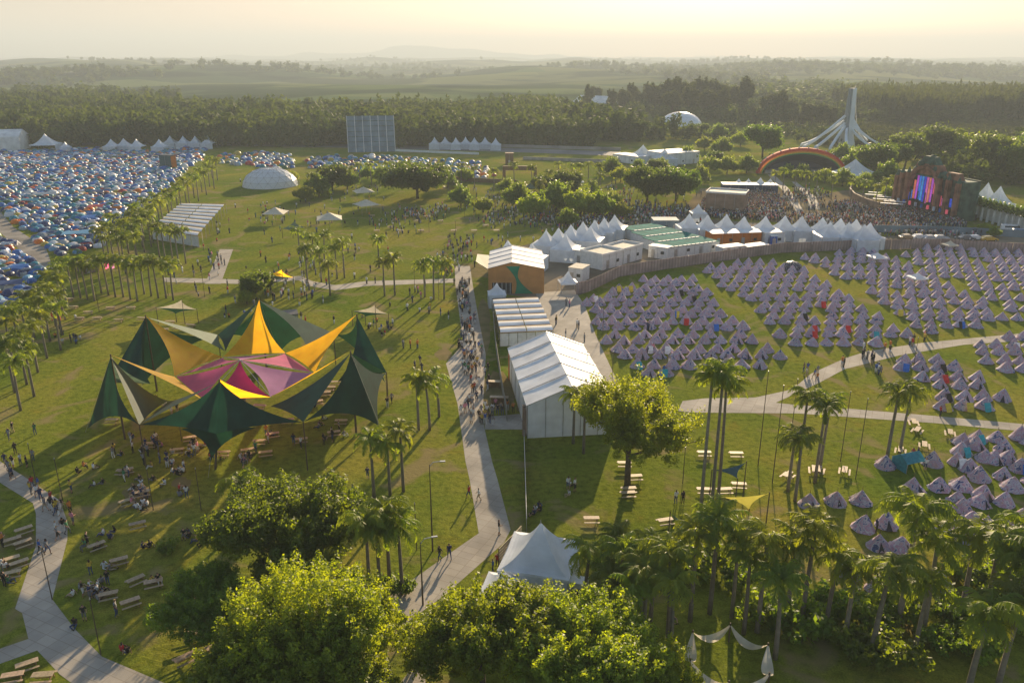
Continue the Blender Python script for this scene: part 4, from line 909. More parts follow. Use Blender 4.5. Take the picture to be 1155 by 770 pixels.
# smaller sails
def small_sail(name, pts, mats_, label, poles, cat='shade sail', ins=.12):
    c = sum((Vector(p) for p in pts), Vector())/len(pts); t = empty(name, (c.x, c.y, 0), 0, label, cat); off = Vector((c.x, c.y, 0)); q = [Vector(p)-off for p in pts]
    if len(q) == 3: tris = [(0,1,2)]
    else: tris = [(0,1,2),(0,2,3)]
    for k, tr in enumerate(tris):
        g = MB().mat(mats_[k % len(mats_)]); i3 = (ins, ins, ins) if len(q) == 3 else ((ins, ins, 0) if k == 0 else (0, ins, ins))
        tri_sail(g, q[tr[0]], q[tr[1]], q[tr[2]], i3); g.build('sail', t, smooth=True)
    for k, p in enumerate(q):
        if k in poles: MB().mat(M_pole).tube([(p.x, p.y, 0), (p.x, p.y, p.z+.15)], .07, 6, .05).build('post', t)
    return t
def hp(px, py, z): return G(px, py, z)
small_sail('shade_sail', [hp(803,530,3.2), hp(842,521,4.6), hp(832,540,2.8)], [M_navy], 'small navy blue shade sail among the tables by the tall palms', (0,1,2))
small_sail('shade_sail', [hp(812,560,3.4), hp(868,556,4.2), hp(845,575,2.8)], [M_lemon], 'bright yellow shade sail below the navy one', (0,1,2))
small_sail('shade_sail', [hp(756,578,3.6), hp(780,592,3.0), hp(768,600,2.2)], [M_greenl], 'small olive shade sail left of the lower yellow one', (0,1,2))
small_sail('shade_sail', [hp(176,347,3.0), hp(205,338,4.6), hp(222,349,2.6), hp(198,354,1.6)], [M_cream, M_green], 'small green and cream sail canopy above the star canopy left side', (0,1,2,3))
small_sail('shade_sail', [hp(397,351,2.8), hp(423,344,4.4), hp(438,354,2.6), hp(412,357,1.6)], [M_cream, M_green], 'small green and cream sail canopy above the star canopy right side', (0,1,2,3))
small_sail('shade_sail', [hp(296,310,2.8), hp(318,304,4.2), hp(331,313,2.6), hp(312,316,1.4)], [M_yel, M_greenl], 'small yellowish sail canopy near the crossing path', (0,1,2,3))
small_sail('shade_sail', [hp(318,258,2.6), hp(332,249,4.0), hp(344,256,2.4), hp(330,262,1.6)], [M_greenl, M_greenl], 'small pale green sail canopy near the cream parasols', (0,1,2,3))

# cream parasols
for i, (px, py, w, lab) in enumerate([(310,234,6.4,'cream square parasol nearest the white dome'),(371,240,7.0,'cream square parasol, lowest of the four on the upper lawn'),(410,211,6.4,'cream square parasol, topmost of the four on the upper lawn'),(413,225,6.6,'cream square parasol just below the topmost one')]):
    p = G(px, py, 4.2); t = empty('parasol', (p.x, p.y, 0), R(12*i), lab, 'parasol', 'cream parasols on the upper lawn')
    g = MB().mat(M_cream); e = w/2; vs = []; 
    for k in range(5):
        r_ = e*(1-k/4)+.03; z = 2.7+1.6*(k/4)**1.25
        vs += [(a*r_*(.97 if a*b == 0 else 1), b*r_*(.97 if a*b == 0 else 1), z) for a, b in ((-1,-1),(0,-1),(1,-1),(1,0),(1,1),(0,1),(-1,1),(-1,0))]
    g.add(vs, [(j*8+k, j*8+(k+1)%8, (j+1)*8+(k+1)%8, (j+1)*8+k) for j in range(4) for k in range(8)]); g.build('canopy', t)
    MB().mat(M_steel).tube([(0,0,0),(0,0,4.3)], .07, 6).build('pole', t)
    for a in (-1,1):
        for b in (-1,1): MB().mat(M_steel).tube([(a*(e-.1),b*(e-.1),0),(a*(e-.1),b*(e-.1),2.72)], .04, 5).build('post', t)

# long fence
pts = [(650,332),(664,329),(699,312),(725,307.5),(755,303),(815,294),(881,285),(960,282),(1060,280),(1155,286),(1260,294)]
P = [G(*q) for q in pts]; t = empty('perimeter_fence', P[0], 0, 'long brownish board fence curving above the cone tents', 'fence')
for i in range(len(P)-1):
    a, b = P[i]-P[0], P[i+1]-P[0]; g = MB().mat(M_fence); n = max(2, int((b-a).length/2.4))
    for k in range(n):
        c, d = a.lerp(b, k/n), a.lerp(b, (k+1)/n-.006); g.beam(c+Vector((0,0,1.25)), d+Vector((0,0,1.25)), .05, 2.5-.06*((k*7)%3))
    g.build('board_panel', t)
g = MB().mat(M_steel)
for i in range(len(P)-1):
    a, b = P[i]-P[0], P[i+1]-P[0]; n = max(2, int((b-a).length/4.8))
    for k in range(n): c = a.lerp(b, k/n); g.box((c.x, c.y+.12, 1.2), (.07,.07,2.4))
g.build('post', t)
def simple_wall(name, pts, h, th, m, label, cat='wall'):
    P = [G(*q) for q in pts]; o = MB().mat(m)
    for a, b in zip(P, P[1:]): o.beam(a-P[0]+Vector((0,0,h/2)), b-P[0]+Vector((0,0,h/2)), th, h)
    q = o.build(name, None, P[0]); return tag(q, label, cat)
simple_wall('boundary_wall', [(-80,158.5),(200,158.5),(390,161),(560,166),(700,170)], 1.6, .3, mat('boundary', (.30,.28,.26), scale=.1, var=.2), 'long low grey wall at the foot of the wood')
simple_wall('low_wall', [(440,170.5),(540,174.5)], 1.0, .5, M_offw, 'pale low wall strip right of the leaning panel')
simple_wall('low_wall', [(510,204),(585,208)], 1.6, .3, M_wood2, 'dark low wall below the far dome camp')
simple_wall('low_wall', [(590,180),(700,184)], 1.4, .3, M_conc, 'grey low wall across the upper lawn')
simple_wall('curved_wall', [(960,213),(958,219),(963,225),(975,231),(990,236)], 2.2, .4, M_brick, 'curved grey-brown retaining wall left of the stage')
simple_wall('site_fence', [(985,262),(1060,263),(1155,268),(1230,272)], 2.0, .1, M_blueg, 'blue-grey mesh fence behind the parked cars', 'fence')
simple_wall('net_fence', [(556,352),(559,392),(566,440),(572,475)], 1.8, .05, mat('fence_net', (.25,.24,.20)), 'thin pale mesh fence between queue and striped canopy', 'fence')
simple_wall('net_fence', [(591,497),(594,600)], 1.6, .04, M_steel, 'thin wire fence running down from the big marquee corner', 'fence')

# big stage ------------------------------------------------------------
A = G(1012,233); B = G(1074,249); d = B-A; L = d.length; t = empty('main_stage', A, math.atan2(d.y, d.x), 'big ornate stage with arched screen lit in blue and pink', 'stage')
M_rust = mat('stage_rust', (.24,.12,.075), scale=.5, var=.3); M_dkg = mat('stage_green', (.06,.11,.08), scale=.5, var=.3)
MB().mat(M_dark).box((L/2, 3, .9), (L+3, 8, 1.8)).build('deck', t)
MB().mat(M_dkg).box((L/2, 5.5, 6), (L+4, .6, 11.5)).box((L+1.6, 2.7, 5.6), (.6, 5.4, 11.2)).box((-1.6,2.7,5),(.6,5.4,10)).build('wall', t)
MB().mat(M_dkg).box((L/2, 3, 11.2), (L+4, 5.4, .5)).mat(M_rust).box((L*.42, 1.5, 13.2), (13, 3, 3.2), 0, .72).mat(M_dkg).box((L*.42, 1.5, 15.9), (7.5, 2.4, 2.2), 0, .6).mat(M_rust).box((L*.85, 1.5, 12.4), (6, 2.4, 2), 0, .7).build('roof', t)
n = 16; arch = MB().mat(M_rust)
for k in range(n):
    a0, a1 = PI*k/n, PI*(k+1)/n; 
    for r_, w_ in ((6.6, 1.0),):
        c0 = Vector((L*.42+math.cos(a0)*r_, 0, 7.2+math.sin(a0)*r_)); c1 = Vector((L*.42+math.cos(a1)*r_, 0, 7.2+math.sin(a1)*r_)); arch.beam(c0, c1, 1.6, 1.0)
arch.build('arch', t)
for x, h in ((-1.4,10),(.8,11),(L*.42-6.8,11.5),(L*.42+6.8,11.5),(L-3.5,11.5),(L+.6,11)):
    c = MB().mat(M_rust); c.box((x,-.4,h/2),(1.3,1.3,h)); c.mat(M_dkg); c.tube([(x,-.4,h),(x,-.4,h+1.8)],.7,8,.08); c.build('column', t)
fl = MB().mat(M_dkg)
for k in range(26): x = L*.42+rng.uniform(-7,9); fl.sphere((x, rng.uniform(0,2), 11.6+4.6*math.exp(-((x-L*.42)/4)**2)+rng.uniform(-.6,.6)), rng.uniform(.5,1.2), 7, 4)
fl.build('foliage_trim', t)
cols = [(.85,.12,.18),(.03,.10,.9),(.55,.10,.75),(.9,.2,.12),(.02,.20,.85),(.02,.06,.7),(.8,.15,.5),(.05,.35,.9),(.85,.22,.15)]
MS = [mat('screen_light_%d' % i, c, rough=.4, emit=.14, scale=.6, var=.5) for i, c in enumerate(cols)]
sc_ = MB()
for k in range(22):
    x = .2+(L-.8)*(k+.5)/22; z0 = 2.4+rng.uniform(0,1.2); zt = 6.0+rng.uniform(-1.5,1.2)
    if abs(x-L*.42) < 5.6: zt = 7.2 + math.sqrt(max(0, 5.7**2-(x-L*.42)**2))*.95
    sc_.mat(MS[int(rng.integers(len(MS)))]).box((x, 1.2, (z0+zt)/2), ((L-.8)/22*.7, .12, zt-z0))
    if k % 3 == 0: sc_.mat(M_dark).box((x, .9, 4.3), (.35,.3,3.6))
sc_.build('led_screen', t)
for k in range(9): MB().mat([M_white, M_blue, MS[0]][k % 3]).box((1.5+k*(L-3)/8, -1.2, 2.4), (.6,.5,1.2)).build('monitor', t)

# rainbow arch stage
p = G(904,196); t = empty('rainbow_arch', (p.x, p.y, 0), R(-3), 'arched stage roof with red, orange, yellow and green rainbow rim', 'stage')
W2, H2 = 17.2, 9.6; n = 24
def apt(a, r, y): return Vector((math.cos(a)*(W2+r), y, math.sin(a)*(H2+r)-.2))
for r0, r1, m_, yy in ((0,1.0,M_red,0),(-.55,0,M_org2,-.05),(-1.0,-.55,M_gold,-.1),(-1.45,-1.0,M_grn,-.15)):
    g = MB().mat(m_)
    for k in range(n):
        a0, a1 = PI*k/n, PI*(k+1)/n
        g.add([apt(a0,r0,yy),apt(a1,r0,yy),apt(a1,r1,yy),apt(a0,r1,yy),apt(a0,r1,yy+2.2),apt(a1,r1,yy+2.2),apt(a1,r0,yy+2.2),apt(a0,r0,yy+2.2)], [(0,1,2,3),(3,2,5,4),(0,7,6,1)])
    g.build('rainbow_band', t)
g = MB().mat(M_navyp)
for k in range(n):
    a0, a1 = PI*k/n, PI*(k+1)/n; g.add([apt(a0,-1.5,.2),apt(a1,-1.5,.2),apt(a1,-5,9),apt(a0,-5,9)], [(0,1,2,3)])
g.add([apt(PI*k/n,-5,9) for k in range(n+1)], [tuple(range(n+1))]); g.build('shell', t)
MB().mat(M_conc).box((0,3,.6),(30,7,1.2)).build('deck', t)
st = MB().mat(M_offw)
for k in range(14): a = PI*(k+1)/15; q = apt(a, 1.2, .8); st.sphere(q, .35, 6, 3)
st.build('rim_lamp', t)

# white tower monument with swept arms
p = G(953,166); t = empty('monument', (p.x, p.y, 0), R(8), 'white monument tower with swept curved arms in the hazy park', 'monument')
M_mon = mat('monument_white', (.72,.76,.78), scale=.08, var=.1)
tw = MB().mat(M_mon); prof = [(0,4.0,3.2),(6,2.7,2.8),(14,2.1,2.2),(23,1.8,1.8),(30,1.6,1.6)]
for (z0,a0,b0_),(z1,a1,b1) in zip(prof, prof[1:]):
    vs = [(sx*a,sy*b,z) for z,a,b in ((z0,a0,b0_),(z1,a1,b1)) for sx,sy in ((-.2,-1),(1,-1),(1,1),(-.2,1))]; tw.add(vs, [(0,1,5,4),(1,2,6,5),(2,3,7,6),(3,0,4,7),(4,5,6,7)])
tw.build('tower', t)
tw = MB().mat(mat('monument_dark', (.26,.29,.31)))
for (z0,a0,b0_),(z1,a1,b1) in zip(prof, prof[1:]):
    vs = [(sx*a,sy*b*.8,z) for z,a,b in ((z0,a0,b0_),(z1,a1,b1)) for sx,sy in ((-.85,-1),(-.24,-1),(-.24,1),(-.85,1))]; tw.add(vs, [(0,1,5,4),(1,2,6,5),(2,3,7,6),(3,0,4,7),(4,5,6,7)])
tw.build('dark_fin', t)
MB().mat(M_steel).tube([(1.5,0,31),(3.6,0,18),(6,0,7)], .25, 6).build('stay_cable', t)
for k, (az, ln, hz) in enumerate([(176,30,12),(190,27,9),(205,20,8),(-5,18,11),(-18,23,9),(-35,24,8),(-60,16,7),(235,18,7),(150,26,10),(15,22,10)]):
    g = MB().mat(M_mon); pts_ = []
    for i in range(9):
        s_ = i/8; r_ = 2+ln*.78*s_; z = 1.2 + hz*(1-s_)**1.4*(1.25 if s_ < .9 else 1) ; a = R(az + 12*s_); pts_.append(Vector((math.cos(a)*r_, math.sin(a)*r_, z)))
    pts_.append(pts_[-1]*1.02 - Vector((0,0,2)))
    for a, b in zip(pts_, pts_[1:]): g.beam(a, b, 1.3, .9)
    g.build('swept_arm', t)

# hedge-topped hall right of the stage
a = G(1086,243); b = G(1172,268); d = b-a; L = d.length; t = empty('colonnade_hall', a, math.atan2(d.y, d.x), 'white pillared hall with green hedge roof right of the stage', 'building')
MB().mat(M_offw).box((L/2, 5, 1.9), (L, 6, 3.6)).build('wall', t)
for k in range(13): MB().mat(M_whiter).box((.6+k*(L-1.2)/12, 0, 1.9), (.5,.5,3.8)).build('pillar', t)
(V, F), K = crown_cloud(77, 1.0, .6, .6, 60, 14, .16, .2); 
hv = []; hf = []; b_ = 0
for k in range(14):
    X = V*np.array((2.6,2.2,2.0)) + np.array(((k+.5)*L/14, 1.5+rng.uniform(-.4,.4), 3.8)); hv.append(X); hf.append(F+b_); b_ += len(V)
link('roof_hedge', np_mesh('roof_hedge', np.concatenate(hv), np.concatenate(hf), [M_leafd]), t)

# lamp posts
lm_p = {}
def lamp(px, py, h, label, group, lean=0, heads=1, name='lamp_post'):
    p = G(px, py); t = empty(name, p, rng.uniform(-.3,.3), label, 'lamp post', group)
    key = (round(h,1), heads)
    if key not in lm_p:
        m1 = MB().mat(M_pole).tube([(0,0,0),(0,0,h)], (.05 if heads == 0 else .09) if h < 11 else (.06 if heads == 0 else .14), 7, .035).mesh('pole')
        a_ = MB().mat(M_steel); 
        if heads == 1: a_.tube([(0,0,h-.2),(.35,0,h+.25),(1.1,0,h+.35)], .04, 5); a_.box((1.25,0,h+.33),(.5,.2,.1))
        elif heads == 0: a_.tube([(0,0,h-.05),(0,0,h+.12)], .07, 6, .04)
        else:
            a_.box((0,0,h),(2.6,.12,.12))
            for k in range(4): a_.box((-1.2+.8*k,-.12,h+.18),(.45,.25,.35))
        lm_p[key] = (m1, a_.mesh('lamp_head'))
    link('pole', lm_p[key][0], t); link('lamp_head', lm_p[key][1], t)
def lamps(L, ph, g, heads=1):
    if heads == 1 and 'thin' in ph or 'slim post' in ph: heads = 0
    for i, (px, py, h) in enumerate(sorted(L)): lamp(px, py, h, '%s, %s from the left' % (ph, nth(i+1)), g, heads=heads)
lamps([(488,621,9.5),(477,682,6.5)], 'slim curved lamp post on the left edge of the middle path', 'lamp posts by the middle path')
lamps([(71,565,5.2),(59,676,5.4),(114,738,5.4),(41,545,5.)], 'thin lamp post along the lower left path', 'lamp posts on the lower left path')
lamps([(871,545,12.),(855,525,12.),(893,484,7.),(948,520,9.),(770,545,4.5),(965,540,10)], 'tall thin pole on the lawn below the forked path', 'thin poles below the forked path')
lamps([(58,164,11),(148,164,11),(243,164,11),(27,160,10),(318,162,9)], 'floodlight pole standing before the dark wood', 'floodlight poles at the wood', heads=4)
lamps([(495,338,5.5),(468,330,5.),(190,333,5.2),(231,335,5.4),(112,352,5.2),(484,262,5.),(514,270,5.),(502,300,5),(524,245,5),(680,375,5.5),(690,440,6.),(661,440,6),(1030,415,5.)], 'thin lamp post out on the middle lawn', 'lamp posts on the middle lawn')
# string-light catenary masts under/around the star: thin dark poles
lamps([(173,575,5.),(227,575,5.),(205,497,4.),(437,458,4.8),(470,620,5.2)], 'short slim post near the star canopy', 'slim posts near the star canopy')

# picnic tables
def picnic_parts():
    top = MB().mat(M_wood)
    for k in range(4): top.box((0, -.30+.2*k, .74), (1.9, .18, .045))
    bench = MB().mat(M_wood); bench.box((0,0,.44),(1.9,.13,.045)).box((0,.15,.44),(1.9,.13,.045))
    frame = MB().mat(M_wood2)
    for s in (-1,1):
        if s < 0: frame.beam((-.72,0,.38),(.72,0,.38),.05,.07)
    frame.beam((s*.7,-.62,0),(s*.7,-.22,.71),.07,.09); frame.beam((s*.7,.62,0),(s*.7,.22,.71),.07,.09); frame.beam((s*.7,-.85,.40),(s*.7,.85,.40),.06,.09)
    return top.mesh('table_top'), bench.mesh('bench'), frame.mesh('frame')
PT = picnic_parts()
def table(px, py, rz, label, group):
    p = G(px, py); t = empty('picnic_table', p, rz, label, 'picnic table', group); t.scale = (.85, .74, .95)
    link('table_top', PT[0], t); link('bench', PT[1], t, (0,-.82,0)); link('bench', PT[1], t, (0,.68,0)); link('frame', PT[2], t)
def tables(L, ph, g, ang):
    for i, q in enumerate(sorted(L)): table(q[0], q[1], R(ang + rng.uniform(-14, 14)), '%s, %s from the left' % (ph, nth(i+1)), g)
tables([(704,527),(716,542),(708,561),(794,515),(830,516),(794,557),(817,557),(833,551),(750,592),(667,590),(709,556)], 'picnic table on the lawn around the round tree', 'picnic tables by the round tree', 4)
tables([(888,540),(923,534),(952,535),(1042,506),(1034,489),(1071,492),(1015,512),(918,534),(1030,480)], 'picnic table on the lawn below the forked path', 'picnic tables below the forked path', 60)
tables([(28,602),(15,614),(27,617),(13,636),(23,640),(14,652)], 'picnic table left of the lower left path', 'picnic tables left of the path', 40)
tables([(156,596),(123,676),(174,662),(135,637),(110,620),(154,659),(211,677),(219,720),(209,748),(148,684),(144,570),(162,560),(143,535),(233,750),(250,702),(245,735)], 'picnic table on the shaded lawn left of the bottom trees', 'picnic tables on the shaded lawn', 35)
tables([(32,755),(16,768),(50,768)], 'picnic table at the bottom left corner', 'picnic tables at the corner', 20)
tables([(127,478),(220,507),(215,498),(280,512),(293,502),(308,494),(377,492),(385,479),(372,441),(367,447),(378,435),(358,457),(293,462),(140,536),(300,515),(252,515),(340,500),(325,478),(200,512),(170,505),(282,470)], 'picnic table under the star canopy', 'picnic tables under the canopy', 8)
tables([(125,350),(148,350),(134,364),(110,362),(90,362),(83,349),(78,340),(100,355),(160,362),(192,366),(200,372),(215,370),(185,375)], 'picnic table on the lawn right of the palm row', 'picnic tables on the left lawn', 5)
tables([(440,258),(452,262),(420,245),(430,250),(445,250),(458,246),(470,251),(480,246),(462,240),(425,262),(475,262),(436,242),(497,251),(512,262),(560,262),(548,256),(535,262),(590,240),(600,250),(560,240),(640,262),(620,255),(545,225)], 'picnic table far up the lawn', 'far picnic tables', 10)

# hammock ring
C0 = G(821, 755); t = empty('hammock_ring', C0, 0, 'ring of pale hammocks slung between posts at the bottom', 'hammock set'); n = 6; rr_ = 3.4
pp = [Vector((math.cos(R(60*k+15))*rr_, math.sin(R(60*k+15))*rr_, 0)) for k in range(n)]
for k in range(n):
    MB().mat(M_pole).tube([pp[k], pp[k]+Vector((0,0,1.9))], .07, 6).build('post', t)
    a, b = pp[k]+Vector((0,0,1.7)), pp[(k+1)%n]+Vector((0,0,1.7)); g = MB().mat(M_cream); vs = []; fs = []
    dv = (b-a).normalized(); sd_ = Vector((-dv.y, dv.x, 0))
    for i in range(11):
        s_ = i/10; c = a.lerp(b, s_) - Vector((0,0,1.15*4*s_*(1-s_))); ww = .05+.42*math.sin(PI*s_)
        vs += [c-sd_*ww+Vector((0,0,.12*math.sin(PI*s_))), c, c+sd_*ww+Vector((0,0,.12*math.sin(PI*s_)))]
    for i in range(10):
        for j in range(2): fs.append((i*3+j, i*3+j+1, (i+1)*3+j+1, (i+1)*3+j))
    g.add(vs, fs); g.build('hammock', t)

# parked cars behind the fence
def car_parts(m, van=False):
    b = MB().mat(m); L, W_ = (4.9, 1.9) if van else (4.3, 1.75)
    prof = ([(-2.4,.45),(-2.4,1.9),(-2.2,2.1),(1.5,2.1),(2.1,1.25),(2.4,1.1),(2.4,.45)] if van else [(-2.1,.4),(-2.12,.85),(-1.75,.95),(-1.2,1.38),(.45,1.42),(1.1,.95),(2.0,.82),(2.15,.4)])
    n = len(prof); vs = []
    for sy in (-1, 1):
        for x, z in prof: vs.append((x, sy*W_/2*(.88 if z > 1.1 else 1), z))
    b.add(vs, [tuple(range(n)), tuple(range(n, 2*n))[::-1]] + [(i, n+i, n+(i+1)%n, (i+1)%n) for i in range(n)])
    g = MB().mat(M_glass)
    if van: g.box((1.55,0,1.7),(.9,W_*.93,.5)); g.box((0,0,1.65),(3.2,W_*.93,.4))
    else: g.box((-.35,0,1.16),(1.9,W_*.93,.32)); 
    w_ = MB().mat(M_rub).tube([(0,-.1,0),(0,.1,0)], .32, 10).mat(M_steel).tube([(0,-.11,0),(0,.11,0)], .17, 8)
    return b.mesh('body'), g.mesh('window'), w_.mesh('wheel'), W_
def car(p, rz, m, label, van=False, group=None):
    b, g, w_, W_ = car_parts(m, van); t = empty('parked_van' if van else 'parked_car', p, rz, label, 'van' if van else 'car', group)
    link('body', b, t); link('window', g, t)
    for x in (-1.35, 1.35):
        for s in (-1, 1): link('wheel', w_, t, (x, s*(W_/2-.08), .32))
CM = dict(tan=mat('car_tan', (.35,.25,.15), rough=.3, spec=.6), white=mat('car_white', (.7,.7,.7), rough=.3, spec=.6), silver=mat('car_silver', (.4,.42,.44), rough=.3, spec=.6), yellow=mat('car_yellow', (.6,.36,.03), rough=.3, spec=.6), grey=mat('car_grey', (.12,.13,.15), rough=.3, spec=.6))
for px, py, c, lab in [(1023,270,'tan','tan car parked behind the fence at the left of its row'),(1037,270,'white','white car parked behind the fence beside the tan one'),(1049,271,'silver','silver car parked behind the fence right of the white one'),(1061,271,'silver','second silver car in the row behind the fence'),(1090,271,'grey','dark grey car parked behind the fence past the gap'),(1100,271,'white','white car parked behind the fence right of the dark grey one'),(1115,272,'yellow','yellow car parked behind the fence')]:
    car(G(px, py), R(rng.uniform(-10, 10)), CM[c], lab)
car(G(1139,262), R(-20), CM['white'], 'white van parked near the pillared hall', True)
car(G(1152,267), R(-20), mat('van_blue', (.10,.22,.40), rough=.3), 'pale blue van at the right edge near the pillared hall', True)
car(G(611,262), R(30), CM['white'], 'white van parked left of the pagoda cluster', True) if False else None
car(G(940,271), R(5), CM['white'], 'white car parked in front of the pagoda row')

# teal ridge tent amid the cone tents, dark dome, flags
p = G(1023.7, 527); t = empty('ridge_tent', p, R(20), 'teal ridge awning tent among the near cone tents', 'tent')
g = MB().mat(mat('teal_cloth', (.05,.26,.32), trans=.2)); g.add([(-1.4,-1.2,1.2),(1.4,-1.2,1.2),(1.4,0,2.0),(-1.4,0,2.0),(1.4,1.2,1.2),(-1.4,1.2,1.2)], [(0,1,2,3),(3,2,4,5)]); g.build('roof', t)
g = MB().mat(mat('teal_cloth', (.05,.26,.32))); g.add([(-1.4,-1.2,0),(-1.4,1.2,0),(-1.4,1.2,1.2),(-1.4,0,2),(-1.4,-1.2,1.2),(1.4,1.2,0),(1.4,1.2,1.2)], [(0,1,2,3,4),(1,5,6,2)]); g.build('side_wall', t)
for a in (-1,1):
    for b in (-1,1): MB().mat(M_steel).box((a*1.38,b*1.18,.6),(.05,.05,1.2)).build('post', t)
p = G(893,303); dome((p.x,p.y,0), 2.4, .75, 'dark dome tent among the cone tents', panelm=mat('dark_cloth', (.06,.06,.09)), n=10, m=3)
for i, (px, py, w, lab) in enumerate([(988,298,5,'white gazebo in the middle right cone tent block'),(1033,322,4.5,'white gazebo below the other in the cone tent block'),(1070,284,4,'tan gazebo at the far edge of the cone tents')]):
    p = G(px, py); pagoda(p.x, p.y, w*.7, 1.9, 2.8, R(10), lab, 'gazebos among the cone tents', '', name='gazebo', roofm=(M_cream if i == 2 else M_white))
# red and white umbrella-like figures at left
for i, px in enumerate((60, 67)):
    p = G(px, 361); t = tag(MB().mat(M_red).tube([(0,0,0),(0,0,2.0)], .28, 8, .18).mat(M_offw).sphere((0,0,2.1), .22, 8, 5).build('inflatable_tube', None, p), ['left','right'][i]+' red upright banner post near the left palms', 'banner post')
p = G(119,309); t = empty('camp_flags', p, 0, 'pink and yellow flag banners at the camp entrance', 'flags')
for k, m_ in enumerate((M_pink, M_lil, M_gold)):
    MB().mat(m_).add([(k*1.2,0,1),(k*1.2+1.1,.1,1.4),(k*1.2+1.3,.1,4.4),(k*1.2+.1,0,3.6)], [(0,1,2,3)]).__class__
    g = MB().mat(m_); g.add([(k*1.2,0,1),(k*1.2+1.0,.15,1.4),(k*1.2+1.2,.1,4.4),(k*1.2+.1,0,3.6)], [(0,1,2,3)]); g.build('flag', t); MB().mat(M_steel).tube([(k*1.2,0,0),(k*1.2,0,4.2)], .04, 5).build('pole', t)
cabin('camp_shelter', G(96,309), G(112,306), 4, 2.6, 'low dark roofed shelter at the dome camp entrance', 'shelter', wallm=M_brick, roofm=M_dark, nd=2)
# ================================================================ cone tents
def inpoly(x, y, P):
    c = False; n = len(P)
    for i in range(n):
        x1, y1 = P[i]; x2, y2 = P[(i+1) % n]
        if (y1 > y) != (y2 > y) and x < (x2-x1)*(y-y1)/(y2-y1)+x1: c = not c
    return c
def cone_mb(seed, r=1.15, h=1.6):
    rr = random.Random(seed); n = 12; mb = MB().mat(M_tipi); vs = []; fs = []; lv = 6
    for j in range(lv+1):
        t = j/lv
        for k in range(n):
            a = 2*PI*k/n; sc = (1 - (.07+.02*(seed%4))*math.sin(PI*t)*(k % 2)) * (1 + .05*rr.uniform(-1,1)*(1-t)); rad = (r*(1-t)**(.84+.05*(seed%5))+.05)*sc
            vs.append((math.cos(a)*rad, math.sin(a)*rad, .03 + h*t + (.07*(k % 2) if j == 0 else 0)))
    for j in range(lv):
        for k in range(n): fs.append((j*n+k, j*n+(k+1)%n, (j+1)*n+(k+1)%n, (j+1)*n+k))
    mb.add(vs, fs); return mb
CONES = [cone_mb(i, 1.16+.03*i, 1.66-.03*i) for i in range(6)]
CM_ = [c.mesh('canvas') for c in CONES]
dr = MB().mat(M_dark); dr.add([(-.32,-1.27,.05),(.32,-1.27,.05),(0,-.62,.95)], [(0,1,2)]); DOOR = dr.mesh('doorway')
fp = MB().mat(M_tipi); fp.add([(-.36,-1.40,.05),(-.74,-1.42,.05),(-.05,-.66,1.2)], [(0,1,2)]).__class__ if False else None
fp.add([(.32,-1.29,.05),(.74,-1.32,.10),(.05,-.66,.98)], [(0,1,2)]); FLAP = fp.mesh('door_flap')
pl = MB().mat(M_wood2).tube([(0,0,1.6),(.02,.01,2.1)], .03, 5, .02); TIP = pl.mesh('pole_tip')
blocks = [
 ('block beside the paved apron', [(656,345),(712,318),(735,312),(780,313),(802,335),(884,408),(868,414),(770,422),(716,424),(690,400)]),
 ('second block from left', [(786,306),(838,294),(897,300),(1030,380),(1010,387),(905,397),(890,391),(842,340)]),
 ('third block from left', [(903,292),(975,282),(1012,293),(1150,362),(1140,366),(1045,376),(1036,374),(975,327)]),
 ('far right block', [(1008,284),(1070,279),(1155,284),(1230,290),(1230,365),(1160,362),(1085,322),(1028,298)]),
 ('small block below upper path arm', [(1008,412),(1020,404),(1045,404),(1072,408),(1110,432),(1152,452),(1120,462),(1050,460),(1042,436)]),
 ('right edge block between path arms', [(1088,398),(1110,388),(1160,376),(1240,372),(1240,440),(1150,428),(1110,410)])]
cones = []   # x, y, block, row
for bi, (nm, P_) in enumerate(blocks):
    g = [G(*q) for q in P_]; PG_ = [(v.x, v.y) for v in g]; y0 = min(v.y for v in g); y1 = max(v.y for v in g); x0 = min(v.x for v in g); x1 = max(v.x for v in g)
    row = 0; y = y0+.6
    while y < y1:
        row += 1; pair = (row % 2)
        x = x0 - 2.75 + (-row*1.15) % 2.75 + rng.uniform(-.15,.15)
        while x < x1:
            if inpoly(x, y, PG_) and rng.random() > .05: cones.append((x+rng.uniform(-.18,.18), y+rng.uniform(-.22,.22), bi, row))
            x += 2.75
        y += 3.1 if pair else 4.3
nearG = [(315,520),(485,510),(575,510),(590,440),(590,470),(650,425),(720,425),(800,420),(675,495),(755,500),(650,560),(740,560),(775,600),(415,605),(510,600),(590,595),(660,570),(655,655),(745,655),(575,650),(40,660),(135,650),(228,650),(235,745),(320,735),(590,745),(620,530)]
nearp = [(900+x/3.208, 362+y/3.208+2) for x, y in nearG]
nearp += [(860+x/3.207, 460+y/3.207+6) for x, y in ((310,580),(412,640),(525,600),(640,625),(730,455),(420,482),(500,490))]
nearp += [(1112,596),(1128,606),(1096,590),(1140,612),(1085,575),(1066,600),(1108,560),(1160,500),(1172,520),(1150,530),(1165,545),(1168,575),(1150,590),(1120,520),(1100,505),(1132,508),(1175,490)]
for px, py in nearp: v = G(px, py); cones.append((v.x, v.y, 6, 0))
bn = [b[0] for b in blocks] + ['near group lower right']
cones.sort(key=lambda c: math.hypot(c[0], c[1]))
ind, rest = cones[:300], cones[300:]
rows = {}
for c in ind: rows.setdefault((c[2], c[3]), []).append(c)
near_i = sorted([c for c in ind if c[2] == 6], key=lambda c: c[1])
